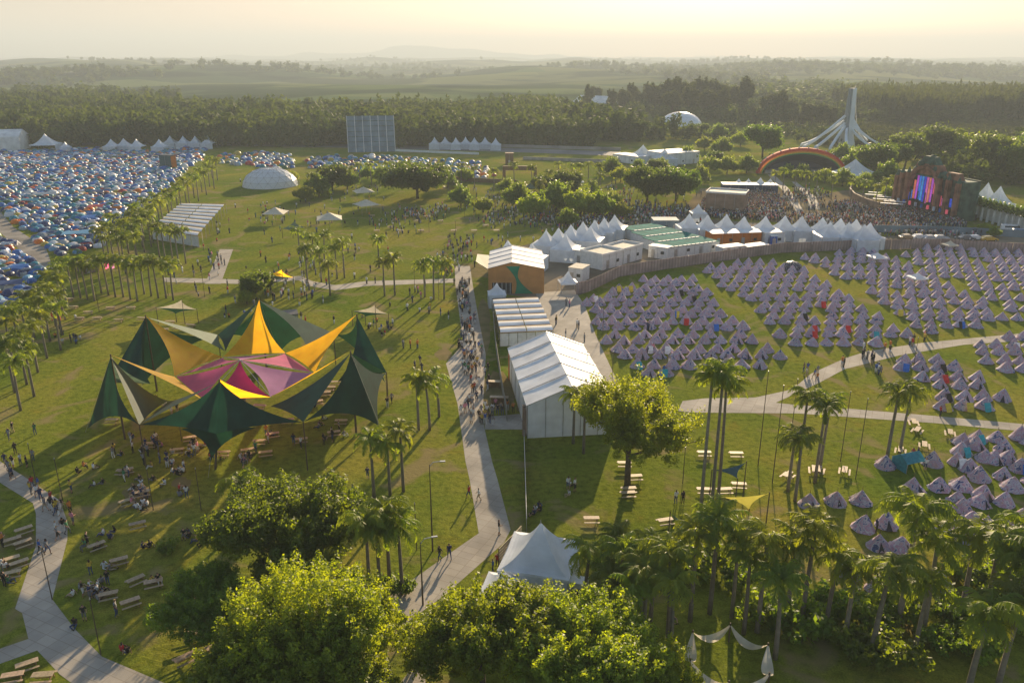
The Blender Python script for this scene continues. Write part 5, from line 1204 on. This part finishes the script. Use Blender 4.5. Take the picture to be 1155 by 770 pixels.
# the near group is read in five bands from the front
for i, c in enumerate(near_i):
    pass
def cone_label(bi, rk, k, nrow): return
LAB = {}
for bi in range(7):
    cs = [c for c in ind if c[2] == bi]
    if bi == 6:
        cs.sort(key=lambda c: c[1]); rws = [cs[i:i+8] for i in range(0, len(cs), 8)]
    else:
        ks = sorted(set(c[3] for c in cs)); rws = [[c for c in cs if c[3] == k] for k in ks]
    for ri, rw in enumerate(rws):
        for ti, c in enumerate(sorted(rw)): LAB[c] = 'lilac cone tent, %s from left, row %s from front, %s' % (nth(ti+1), nth(ri+1).replace('first','first'), bn[bi])
for i, c in enumerate(ind):
    x, y, bi, row = c; lab = LAB[c].replace(', row ', ' in ').replace(' from front,', ' row of')
    rz = rng.uniform(-.5, .5) + (0 if rng.random() < .6 else PI); sc = rng.uniform(.90, 1.04); tx, ty = rng.normal(0, .045, 2)
    if i < 110:
        t = empty('cone_tent', (x, y, 0), rz, lab, 'tent', 'patterned cone tents'); t.rotation_euler = (tx, ty, rz); t.scale = (sc, sc, sc*rng.uniform(.94, 1.1))
        link('canvas', CM_[(i*7) % 6], t); link('doorway', DOOR, t); link('door_flap', FLAP, t); link('pole_tip', TIP, t)
    else:
        o = tag(link('cone_tent', CM_[(i*7) % 6], None, (x, y, 0), rz), lab, 'tent', 'patterned cone tents'); o.rotation_euler = (tx, ty, rz); o.scale = (sc, sc, sc*rng.uniform(.94, 1.1))
if rest:
    pr = [tri_mesh_arrays(c) for c in CONES]
    o = link('cone_tent_field', stamp('cone_tent_field', pr, [(int(rng.integers(6)), c[0], c[1], 0, rng.uniform(0, 6.28), rng.uniform(.9,1.02), None) for c in rest], [M_tipi]))
    tag(o, 'farthest rows of lilac cone tents below the long fence', 'tents', kind='stuff')
tow = {}
tc_ = [('red', (.55,.03,.03)), ('blue', (.03,.16,.55)), ('white', (.75,.75,.73)), ('turquoise', (.03,.35,.40)), ('black', (.02,.02,.02)), ('yellow', (.65,.5,.05))]
for i in range(36):
    c = ind[int(rng.integers(20, 290))]; k, col_ = tc_[i % 6]; tow.setdefault((k, c[2]), []).append((c[0]+rng.uniform(-.5,.5), c[1]-1.25, col_))
for (k, bi), L_ in tow.items():
    for j, (x, y, col_) in enumerate(sorted(L_)):
        g = MB().mat(mat('towel_'+k, col_)); vs = [(u_*.28, -.35+v_*.2, .30+.32*v_ if v_ > 0 else .05+.1*abs(u_)) for v_ in range(4) for u_ in (-1.6,-.5,.5,1.6)]
        g.add(vs, [(r_*4+q_, r_*4+q_+1, r_*4+q_+5, r_*4+q_+4) for r_ in range(3) for q_ in range(3)])
        tag(g.build('towel', None, (x, y, .0), rng.uniform(-.4,.4)), '%s towel on tent in %s, %s from left' % (k, bn[bi].replace('small block below upper path arm', 'small block below the path'), nth(j+1)), 'towel', 'towels among the cone tents')
print('cones', len(ind), len(rest))

# ================================================================ dome tent camp
tcols = dict(navy=(.02,.05,.17), blue=(.03,.16,.48), teal=(.02,.24,.32), white=(.74,.76,.78), grey=(.22,.28,.34), orange=(.80,.22,.03), red=(.45,.05,.04), green=(.05,.16,.07), yellow=(.60,.45,.08), sky=(.16,.38,.56), cream=(.55,.48,.36), silver=(.40,.43,.46))
TM = {k: mat('tent_'+k, v, rough=.45, trans=.18, var=.08) for k, v in tcols.items()}
tkeys = list(tcols); tw_ = np.array([.16,.19,.15,.12,.07,.05,.03,.05,.03,.10,.04,.05]); tw_ = tw_/tw_.sum()
def dome_mb(kind):
    """body slot 0, fly slot 1"""
    mb = MB(); a_, b_ = bpy.data.materials.get('tent_blue'), bpy.data.materials.get('tent_white'); mb.mat(a_)
    n, m = 10, 4
    w_, l_, h_ = [(1.15,1.15,1.25),(1.0,1.5,1.1),(1.5,1.5,1.7)][kind]
    vs = []; fs = []
    for j in range(m+1):
        th = PI/2*j/m*.98
        for k in range(n):
            a = 2*PI*k/n; q = 1+.12*abs(math.sin(2*a)); vs.append((math.cos(th)*math.cos(a)*w_*q, math.cos(th)*math.sin(a)*l_*q, math.sin(th)**.9*h_))
    mid = []
    for j in range(m):
        for k in range(n): (fs if j < 2 else mid).append((j*n+k, j*n+(k+1)%n, (j+1)*n+(k+1)%n, (j+1)*n+k))
    mb.add(vs, fs); base = len(mb.v)
    mb.mat(b_); mb.add([Vector(v)*1.01 for v in vs], mid + [tuple(m*n+k for k in range(n))])
    # porch fly over the door
    mb.add([(-.5*w_,-l_*.9,.75*h_),(.5*w_,-l_*.9,.75*h_),(.75*w_,-l_*1.45,.02),(-.75*w_,-l_*1.45,.02),(0,-l_*1.2,.62*h_)], [(0,1,4),(0,4,3),(1,2,4)])
    mb.mat(M_dark); mb.add([(-.32,-l_*1.02,.03),(.32,-l_*1.02,.03),(0,-l_*.84,.8)], [(0,1,2)])
    return mb
DMB = [dome_mb(k) for k in range(3)]; DME = [d.mesh('dome_tent') for d in DMB]; DPR = [tri_mesh_arrays(d) for d in DMB]
camp = [('main dome camp', [(0,172),(60,170),(130,168),(180,172),(200,168),(232,167),(228,180),(212,190),(196,206),(180,220),(160,236),(140,244),(125,262),(118,280),(72,289),(52,280),(20,255),(0,236),(-40,220),(-60,172)]),
 ('dome camp left of the grey track', [(-40,260),(0,266),(22,284),(42,300),(52,312),(46,320),(30,335),(0,352),(-30,360)]),
 ('far dome camp beyond the white dome', [(245,175),(300,172),(330,176),(330,192),(308,192),(290,188),(250,186)]),
 ('far dome camp beyond the dark tree', [(345,178),(430,176),(540,184),(560,198),(548,202),(500,200),(440,196),(400,194),(345,192)])]
dts = []
for bi, (nm, P_) in enumerate(camp):
    g = [G(*q) for q in P_]; PG_ = [(v.x, v.y) for v in g]; y0 = min(v.y for v in g); y1 = max(v.y for v in g); x0 = min(v.x for v in g); x1 = max(v.x for v in g)
    st = [2.5, 2.45, 3.3, 3.5][bi]; y = y0+.8
    while y < y1:
        x = x0
        while x < x1:
            xx, yy = x+rng.uniform(-.6,.6), y+rng.uniform(-.6,.6)
            if inpoly(xx, yy, PG_) and rng.random() > (.06 if bi < 2 else .35): dts.append((xx, yy, bi))
            x += st
        y += st*1.15
    print(nm, len(dts))
dts.sort(key=lambda c: math.hypot(c[0], c[1])); di, dr_ = dts[:300], dts[300:]
cnt = {}
def slots(): a, b = rng.choice(len(tkeys), p=tw_), rng.choice(len(tkeys), p=tw_); return tkeys[a], (tkeys[b] if rng.random() < .55 else tkeys[a])
D = []
for x, y, bi in di: a, b = slots(); D.append((x, y, bi, a, b))
BW = 8.
for x, y, bi, a, b in D: cnt.setdefault((bi, int(y//BW)), []).append((x, y))
bands = {}
for bi in range(4): 
    for k, q in enumerate(sorted(v for (b2, v) in cnt if b2 == bi)): bands[(bi, q)] = k+1
for v in cnt.values(): v.sort()
for i, (x, y, bi, a, b) in enumerate(D):
    q = int(y//BW); same = [c for c in D if c[2] == bi and int(c[1]//BW) == q and c[3] == a and c[4] == b]; same.sort()
    k = [c[0] for c in same].index(x)+1
    col = a if a == b else '%s and %s' % (a, b)
    lab = '%s dome tent in %s band%s, %s' % (col, nth(bands[(bi, q)]), '' if len(same) == 1 else (', %s such from left' % nth(k)), ['main dome camp','camp left of grey track','far camp','far camp'][bi])
    lab = lab.replace('sky', 'light blue')
    if len(lab.split()) > 16: lab = lab.replace(' such from left', ' from left').replace(' dome tent', ' tent').replace('main dome camp', 'main camp').replace('camp left of grey track', 'camp left of track')
    kd = int(rng.choice(3, p=(.5,.35,.15))); o = link('dome_tent', DME[kd], None, (x, y, 0), rng.uniform(0, 6.28)); s = rng.uniform(.78, 1.08); o.scale = (s, s, s*rng.uniform(.85,1.1))
    tag(o, lab.replace('sky', 'light blue'), 'tent', 'dome tents in the camp')
    for sl_, kk in ((0, a), (1, b)): o.material_slots[sl_].link = 'OBJECT'; o.material_slots[sl_].material = TM[kk]
allm = [TM[k] for k in tkeys] + [M_dark]; pls = []
for x, y, bi in dr_:
    a, b = slots(); pls.append((int(rng.choice(3, p=(.5,.35,.15))), x, y, 0, rng.uniform(0, 6.28), rng.uniform(.85, 1.15), (tkeys.index(a), tkeys.index(b), len(tkeys))))
tag(link('dome_tent_mass', stamp('dome_tent_mass', DPR, pls, allm)), 'dense mass of small colourful dome tents farther up the camp', 'tents', kind='stuff')
# tarps strung over the camp
for i, (px, py, k, w_, l_) in enumerate([(85,262,'sky',7,3.5),(20,300,'blue',4,3),(50,218,'grey',8,4),(108,232,'red',5,3),(12,318,'navy',5,3),(100,244,'blue',4,3),(32,225,'teal',6,3),(110,215,'navy',5,3)]):
    p = G(px, py, 2); t = empty('camp_tarp', (p.x, p.y, 0), rng.uniform(-.4,.4), '%s tarp strung over dome tents, %s of the camp tarps from the left' % (k.replace('sky','pale blue'), nth(1+sorted([85,20,50,108,12,100,32,110]).index(px))), 'tarp', 'tarps over the dome camp')
    g = MB().mat(TM[k]); tri_sail(g, (-w_/2,-l_/2,1.9), (w_/2,-l_/2,1.7), (w_/2,l_/2,2.3), (.06,.06,0)); tri_sail(g, (-w_/2,-l_/2,1.9), (w_/2,l_/2,2.3), (-w_/2,l_/2,2.1), (0,.06,.06)); g.build('cloth', t)
    for a in (-1,1):
        for b in (-1,1): MB().mat(M_steel).tube([(a*w_/2,b*l_/2,0),(a*w_/2,b*l_/2,2.0)], .03, 4).build('pole', t)
print('domes', len(di), len(dr_))
# ================================================================ people
SK = {'light': mat('skin_light', (.50,.30,.21)), 'tan': mat('skin_tan', (.33,.18,.11)), 'dark': mat('skin_dark', (.12,.06,.04))}
TOPC = dict(white=(.70,.70,.68), black=(.02,.02,.022), red=(.45,.03,.03), blue=(.04,.12,.38), grey=(.22,.22,.23), yellow=(.60,.42,.05), pink=(.60,.22,.30), green=(.05,.20,.09), orange=(.60,.20,.04), navy=(.02,.035,.10))
BOTC = dict(black=(.02,.02,.022), blue=(.05,.08,.17), beige=(.38,.30,.20), grey=(.14,.14,.15), white=(.6,.6,.58))
TOP = {k: mat('cloth_'+k, v, var=.06) for k, v in TOPC.items()}; BOT = {k: mat('trouser_'+k, v, var=.06) for k, v in BOTC.items()}
HAIR = {'black': mat('hair_black', (.015,.012,.01)), 'brown': mat('hair_brown', (.06,.03,.015)), 'blond': mat('hair_blond', (.35,.24,.10))}
def skin_body(J, E, Rr, root=0):
    me = bpy.data.meshes.new('b'); me.from_pydata(J, E, []); o = bpy.data.objects.new('b', me); COL.objects.link(o)
    m = o.modifiers.new('s', 'SKIN'); m.use_smooth_shade = True
    sv = me.skin_vertices[0].data
    for i, r_ in enumerate(Rr): sv[i].radius = (r_, r_) if np.isscalar(r_) else r_
    sv[root].use_root = True
    s = o.modifiers.new('u', 'SUBSURF'); s.levels = 1; s.render_levels = 1
    dg = bpy.context.evaluated_depsgraph_get(); out = bpy.data.meshes.new_from_object(o.evaluated_get(dg)); bpy.data.objects.remove(o); return out
def person_mesh(kind, seed):
    r = random.Random(seed)
    j = {}; lean = r.uniform(-.03,.05)
    if kind in ('stand', 'walk'):
        st = .26 if kind == 'walk' else .05
        j = dict(pel=(0,0,.95), wai=(0,.0,1.10), che=(0,.02+lean,1.32), nk=(0,.02+lean,1.48), hd=(0,-.005+lean,1.60), ht=(0,.0+lean,1.70),
          hl=(.10,0,.92), kl=(.11,-st*.7-.03,.50), al=(.11,-st*.9+.05,.08), tl=(.12,-st*.9-.13,.04),
          hr=(-.10,0,.92), kr=(-.11,st*.35-.03,.50), ar=(-.11,st*1.1+.05,.09), tr=(-.12,st*1.1-.12,.04),
          sl=(.19,.03+lean,1.42), el=(.25,.05+st*.5,1.15), wl=(.25,-.08+st*.7,.92), fl=(.25,-.12+st*.7,.84),
          sr=(-.19,.03+lean,1.42), er=(-.25,.05-st*.3,1.15), wr=(-.25,-.10-st*.7,.94), fr=(-.25,-.14-st*.7,.86))
        if kind == 'stand' and seed % 2: j['wr'] = (-.14,-.30,1.12); j['fr'] = (-.10,-.36,1.16)
        if kind == 'stand' and seed % 5 == 2: j['wl'] = (.20,-.26,1.22); j['fl'] = (.17,-.28,1.34)
    elif kind == 'seat':   # on a bench
        j = dict(pel=(0,0,.52), wai=(0,.02,.68), che=(0,-.03,.90), nk=(0,-.07,1.05), hd=(0,-.10,1.17), ht=(0,-.10,1.27),
          hl=(.10,-.05,.50), kl=(.14,-.45,.50), al=(.14,-.42,.08), tl=(.14,-.58,.04), hr=(-.10,-.05,.50), kr=(-.14,-.45,.50), ar=(-.14,-.38,.08), tr=(-.14,-.55,.04),
          sl=(.19,-.04,.99), el=(.24,-.20,.78), wl=(.15,-.42,.80), fl=(.10,-.48,.81), sr=(-.19,-.04,.99), er=(-.24,-.20,.78), wr=(-.15,-.42,.80), fr=(-.10,-.48,.81))
    else:                  # on the grass
        j = dict(pel=(0,0,.14), wai=(0,.04,.30), che=(0,-.02,.52), nk=(0,-.06,.67), hd=(0,-.09,.79), ht=(0,-.09,.89),
          hl=(.11,-.06,.13), kl=(.26,-.42,.38), al=(.10,-.62,.08), tl=(.08,-.76,.05), hr=(-.11,-.06,.13), kr=(-.28,-.40,.24), ar=(-.06,-.55,.08), tr=(-.02,-.68,.06),
          sl=(.19,-.02,.61), el=(.26,-.18,.42), wl=(.20,-.36,.42), fl=(.17,-.42,.42), sr=(-.19,-.02,.61), er=(-.25,.12,.38), wr=(-.24,.22,.10), fr=(-.25,.24,.04))
    ks = list(j); ix = {k: i for i, k in enumerate(ks)}
    E = [('pel','wai'),('wai','che'),('che','nk'),('nk','hd'),('hd','ht'),('pel','hl'),('hl','kl'),('kl','al'),('al','tl'),('pel','hr'),('hr','kr'),('kr','ar'),('ar','tr'),('che','sl'),('sl','el'),('el','wl'),('wl','fl'),('che','sr'),('sr','er'),('er','wr'),('wr','fr')]
    rad = dict(pel=.135,wai=.125,che=.15,nk=.055,hd=.095,ht=.075,hl=.095,kl=.062,al=.042,tl=.04,hr=.095,kr=.062,ar=.042,tr=.04,sl=.065,el=.045,wl=.032,fl=.032,sr=.065,er=.045,wr=.032,fr=.032)
    me = skin_body([j[k] for k in ks], [(ix[a], ix[b]) for a, b in E], [rad[k] for k in ks])
    me.name = 'person'; me.materials.clear()
    for m in (SK['tan'], TOP['white'], BOT['blue'], HAIR['black']): me.materials.append(m)
    P = {k: Vector(v) for k, v in j.items()}
    def segd(p, a, b): d = b-a; t_ = max(0, min(1, (p-a).dot(d)/d.length_squared)); return (p-(a+d*t_)).length
    long_hair = seed % 3 == 0
    for f in me.polygons:
        c = f.center; best, bd = None, 9
        for a, b in E:
            q = segd(c, P[a], P[b]) - rad[b]*.5
            if q < bd: bd = q; best = (a, b)
        a, b = best; mi = 1
        if best in (('hd','ht'),('nk','hd')):
            hdz = P['hd'].z; back = c.y > P['hd'].y+.01
            mi = 3 if (c.z > hdz+.045 or (back and c.z > hdz-(.14 if long_hair else .03))) else 0
        elif b[0] in 'hka' and b[1] in 'lr' and len(b) == 2: mi = 2
        if best in (('pel','wai'),): mi = 1
        if b in ('tl','tr'): mi = 3
        if best in (('kl','al'),('kr','ar')) and seed % 4 == 1: mi = 0
        if b in ('wl','wr','fl','fr'): mi = 0
        if b in ('el','er') and seed % 2 == 0 and segd(c, P['s'+b[1]], P[b]) and (c-P[b]).length < (c-P['s'+b[1]]).length: mi = 0
        f.material_index = mi
    # a nose, so the face has a front
    return me
PM = {k: [person_mesh(k, s) for s in range(n)] for k, n in (('stand',6),('walk',5),('seat',3),('grass',4))}
VERB = dict(stand='standing', walk='walking', seat='sitting', grass='sitting')
ppl = []   # (x, y, kind, rz, zone)
def crowd(px, py, sx, sy, n, kinds, zone, rz=None, mind=.55):
    k = 0; tries = 0
    while k < n and tries < n*30:
        tries += 1; qx, qy = px + rng.normal()*sx, py + rng.normal()*sy; v = G(qx, qy)
        if any(abs(v.x-p[0]) < mind and abs(v.y-p[1]) < mind for p in ppl[-60:]): continue
        kd = kinds[int(rng.integers(len(kinds)))]; ppl.append((v.x, v.y, kd, rng.uniform(0, 6.28) if rz is None else rz + rng.normal()*.4, zone)); k += 1
def line(pts, n, sx, kinds, zone, rz=None):
    for i in range(n):
        t = rng.random()*(len(pts)-1); a = int(t); u_ = t-a; px = pts[a][0]*(1-u_)+pts[a+1][0]*u_; py = pts[a][1]*(1-u_)+pts[a+1][1]*u_
        crowd(px, py, sx, .8, 1, kinds, zone, rz, mind=.42)
SW, S2, GR = ['stand','walk'], ['stand','stand','walk'], ['grass','grass','grass','stand']
# queue on the central path
line([(526,470),(531,450),(536,430),(533,405),(528,390)], 46, 6.5, S2, 'in the queue beside the counters', PI)
line([(560,462),(550,470),(540,480)], 22, 10, S2, 'in the knot of people at the queue front', PI)
line([(528,390),(527,360),(524,335),(522,318)], 52, 4.5, S2, 'in the queue beside the striped canopy', PI)
# single people near
for px, py, kd, z in [(529,562,'walk','on the middle path above the near pagoda'),(540,565,'walk','on the middle path above the near pagoda'),(563,603,'stand','at the bend of the middle path'),(496,632,'walk','on the sunny slope of the middle path'),(507,630,'walk','on the sunny slope of the middle path'),(447,700,'walk','on the sunny slope of the middle path'),(471,742,'stand','at the lower end of the middle path'),(478,738,'stand','at the lower end of the middle path'),(474,748,'stand','at the lower end of the middle path'),(762,568,'stand','beside the tables by the tall palms'),(770,568,'stand','beside the tables by the tall palms'),(398,562,'stand','left of the palms near the star canopy'),(415,540,'stand','left of the palms near the star canopy'),
  (561,640,'stand','beside the timber board'),(556,646,'stand','beside the timber board'),(455,393,'stand','on the lawn left of the middle path'),(463,393,'stand','on the lawn left of the middle path'),(471,393,'stand','on the lawn left of the middle path'),(468,417,'stand','on the lawn left of the middle path'),(474,411,'stand','on the lawn left of the middle path'),(476,420,'walk','on the lawn left of the middle path'),(484,354,'walk','on the lawn left of the middle path'),(497,356,'stand','on the lawn left of the middle path'),(506,360,'stand','on the lawn left of the middle path'),(485,350,'stand','on the lawn left of the middle path'),(437,460,'stand','by the right corner of the star canopy'),(442,455,'walk','by the right corner of the star canopy'),
  (340,361,'stand','near the small booth'),(345,366,'stand','near the small booth'),(377,365,'stand','near the small booth'),(15,488,'stand','on the left lawn'),(40,490,'stand','on the left lawn'),(11,497,'walk','on the left lawn'),(38,520,'stand','on the left lawn'),(18,512,'stand','on the left lawn'),(81,556,'stand','near the lamp post by the lower left path'),(80,580,'stand','near the lamp post by the lower left path'),(83,592,'stand','near the lamp post by the lower left path'),(103,648,'stand','near the shaded picnic tables'),(96,700,'stand','near the shaded picnic tables'),(85,705,'grass','near the shaded picnic tables'),(132,695,'stand','near the shaded picnic tables'),(138,735,'grass','near the shaded picnic tables'),(144,737,'grass','near the shaded picnic tables'),
  (575,735,'stand','under the bottom trees'),(897,598,'stand','among the lower right palms'),(988,600,'stand','among the near cone tents'),(1043,530,'stand','among the near cone tents'),(1060,470,'stand','by the forked path'),(744,660,'stand','in the shade of the lower right palms'),(756,700,'grass','near the hammock ring')]:
    v = G(px, py); ppl.append((v.x, v.y, kd, rng.uniform(0, 6.28), z))
line([(4,532),(24,545),(45,560),(62,572),(68,590),(66,612),(55,625)], 22, 6, SW, 'on the lower left path')
line([(0,520),(25,530)], 5, 5, SW, 'on the lower left path')
for (px, py, n) in [(5,640,3),(3,615,3),(8,655,2)]: crowd(px, py, 3, 3, n, ['grass','stand'], 'by the tables left of the lower left path')
for (px, py, n) in [(157,548,5),(162,560,4),(155,572,5),(145,540,3),(202,535,5),(205,558,4),(100,618,3),(122,605,3),(165,618,2),(128,643,2),(95,668,5),(112,665,6),(105,672,4),(176,661,2),(205,680,3),(212,672,2),(215,605,3),(225,610,3),(100,532,3),(115,545,2),(180,540,2)]:
    crowd(px, py, 5, 3, n, ['grass','grass','seat','grass','stand'], 'on the shaded lawn left of the bottom trees')
for (px, py, n) in [(170,500,5),(178,508,4),(213,505,3),(216,512,3),(160,512,3),(240,515,3),(275,520,4),(283,516,4),(355,462,2),(370,498,4),(380,490,2),(335,505,2),(300,495,3),(200,470,2),(185,455,2),(165,525,2),(190,525,4),(130,515,3),(232,505,2),(290,440,2),(255,468,2),(362,478,3),(150,498,2)]:
    crowd(px, py, 5, 3, n, ['grass','grass','stand','stand'], 'under the star canopy')
for (px, py, n) in [(72,380,4),(85,385,5),(8,405,4),(248,358,3),(280,350,3),(75,362,2)]: crowd(px, py, 5, 3, n, GR, 'on the left lawn above the star canopy')
for (px, py, n) in [(640,552,2),(645,556,2),(603,578,2),(606,575,2)]: crowd(px, py, 2, 1.5, n, ['grass','stand'], 'on the shady lawn beside the near pagoda')
for (px, py, n) in [(975,402,4),(983,409,5),(990,421,4),(1000,398,3),(1042,383,3),(1032,390,3),(910,422,3),(918,428,3),(948,414,2)]: crowd(px, py, 3, 2.5, n, S2, 'on the forked path between the cone tents')
for (px, py, n) in [(652,370,2),(640,378,1),(628,366,2),(655,385,1),(640,345,2)]: crowd(px, py, 2, 2, n, S2, 'on the paved apron beside the big marquee')
for (px, py, n) in [(420,370,3),(428,374,3),(435,372,3),(445,372,2),(410,360,2)]: crowd(px, py, 4, 2.5, n, GR, 'on the lawn right of the small booth')
crowd(1030,520,3,3,3,S2,'among the near cone tents'); crowd(740,405,10,14,4,S2,'between the cone tents of the near block'); crowd(725,380,8,8,3,S2,'between the cone tents of the near block')
line([(500,312),(512,300),(520,285),(515,270)], 60, 9, S2, 'at the top end of the queue path')
# far lawns
far = [(330,332,20,8,26),(300,322,14,8,14),(250,300,8,8,10),(242,290,6,6,6),(310,250,20,8,20),(300,240,20,6,16),(370,250,20,10,24),(340,300,25,10,24),(380,300,30,12,24),(440,252,14,5,24),(470,243,14,4,30),(455,262,12,4,14),(500,235,6,3,14),(540,235,24,5,24),(560,252,14,4,24),(590,246,26,5,40),(640,250,26,6,80),(680,250,24,7,80),(700,258,18,6,50),(730,248,18,6,36),(560,275,14,7,14),(500,290,22,10,12),(545,222,22,4,22),(650,225,30,8,50),(700,215,22,8,40),(680,230,20,7,50),(360,215,30,8,20),(420,220,30,8,20),(600,215,20,6,24),(250,265,10,10,10),(210,310,20,4,8),(800,225,22,6,30),(460,330,30,10,14),(240,330,20,6,8)]
for px, py, sx, sy, n in far: crowd(px, py, sx, sy, n, ['stand','stand','walk','grass'], 'on the far lawn', mind=.5)
inb = [p for p in ppl if abs(math.atan2(p[0], p[1])) < .64]
inb.sort(key=lambda p: math.hypot(p[0], p[1])); pind, prest = inb[:300], inb[300:]
def rp(d): ks = list(d); return ks[int(rng.integers(len(ks)))]
tops = ['white','white','black','black','black','black','black','grey','grey','grey','navy','navy','white','blue','white','black','red','yellow','pink','green','orange','navy','white','grey']; bots = ['black','blue','blue','black','grey','beige','white']
recs = []
for (x, y, kd, rz, z) in pind: recs.append((x, y, kd, rz, z, tops[int(rng.integers(len(tops)))], bots[int(rng.integers(len(bots)))]))
def key(r_): return (r_[4], r_[5], r_[6], VERB[r_[2]])
for i, r_ in enumerate(recs):
    x, y, kd, rz, z, a, b = r_; same = sorted([q for q in recs if key(q) == key(r_)]); k = same.index(r_)+1
    lab = 'person in %s top and %s bottoms %s %s' % (a, b, VERB[kd], z)
    if len(same) > 1: lab = 'person, %s top, %s bottoms, %s %s, %s such from left' % (a, b, VERB[kd], z, nth(k))
    for u1, u2 in ((' of people at the queue front', ' at queue front'), (' beside the ', ' by the '), (' bottoms', ' trousers'), (', %s trousers' % b, ', %s trousers' % b), (' such from left', ' from left'), (' right corner of', ' corner of'), (' by the lower left path', ' by lower left path'), (' of the bottom trees', ' of bottom trees'), (' the ', ' '), (' on lawn', ' on grass'), ('cone tents of near block', 'near block tents'), (' trousers', '')):
        if len(lab.split()) > 16: lab = lab.replace(u1, u2)
    if len(lab.split()) > 16: print('LONG', lab)
    L_ = PM[kd]; o = link('person', L_[i % len(L_)], None, (x, y, 0), rz); s = rng.uniform(.95, 1.06); o.scale = (s, s, s); tag(o, lab, 'person', 'people ' + z)
    sk = ['light','tan','tan','light','dark'][int(rng.integers(5))]; ha = ['black','black','brown','brown','blond'][int(rng.integers(5))]
    for si, m in ((0, SK[sk]), (1, TOP[a]), (2, BOT[b]), (3, HAIR[ha])): o.material_slots[si].link = 'OBJECT'; o.material_slots[si].material = m
# everybody else, one far crowd
def lowp(h=1.72):
    mb = MB(); mb.mat(BOT['blue']); mb.tube([(-.09,0,0),(-.08,.02,.85)], .07, 5, .1).tube([(.09,-.05,0),(.08,0,.85)], .07, 5, .1)
    mb.mat(TOP['white']); mb.tube([(0,0,.82),(0,.0,1.15),(0,.02,1.45)], .17, 6, .12); mb.tube([(-.2,0,1.4),(-.25,-.05,.9)], .05, 4, .04).tube([(.2,0,1.4),(.25,-.1,.95)], .05, 4, .04)
    mb.mat(SK['tan']); mb.sphere((0,-.01,1.58), .10, 6, 3, sz=1.25); mb.mat(HAIR['black']); mb.sphere((0,.02,1.63), .11, 6, 2, z0=0, sz=1.0); return mb
lp = tri_mesh_arrays(lowp()); tk, bk, sk_ = list(TOP), list(BOT), list(SK); mats_ = [BOT[k] for k in bk] + [TOP[k] for k in tk] + [SK[k] for k in sk_] + [HAIR['black']]
def rm(): return (int(rng.integers(len(bk))), len(bk)+tk.index(tops[int(rng.integers(len(tops)))]), len(bk)+len(tk)+int(rng.integers(3)), len(mats_)-1)
places = [(0, p[0], p[1], 0, p[3], 1.0 if p[2] != 'grass' else (1.1,.55), rm()) for p in prest]
n0 = len(places)
arena = [(v.x, v.y) for v in (G(*q) for q in [(795,246),(870,250),(985,262),(1090,256),(1080,250),(1008,233),(985,240),(958,228),(935,231),(900,238),(880,228),(870,216),(800,222),(790,230)])]
xs = [a[0] for a in arena]; ys = [a[1] for a in arena]; k = 0
while k < 5200:
    x, y = rng.uniform(min(xs), max(xs)), rng.uniform(min(ys), max(ys))
    if inpoly(x, y, arena) and float(fbm(np.float64(x), np.float64(y), 1/9., 31)) > rng.uniform(-.9, .5): places.append((0, x, y, 0, rng.uniform(0, 6.28), rng.uniform(.95,1.05), rm())); k += 1
for px, py, sx, sy, n in [(760,245,22,4,260),(720,240,24,6,300),(1040,266,28,1.5,140),(905,222,16,4,160),(650,247,34,7,260),(570,240,14,5,50),(475,244,14,4,60)]:
    for _ in range(n): v = G(px+rng.normal()*sx, py+rng.normal()*sy); places.append((0, v.x, v.y, 0, rng.uniform(0, 6.28), 1.0 if rng.random() < .6 else (1.1,.55), rm()))
tag(link('distant_crowd', stamp('distant_crowd', [lp], places, mats_)), 'distant crowd spread over the far lawn and before the stage', 'crowd', kind='stuff')
print('people', len(recs), len(places))
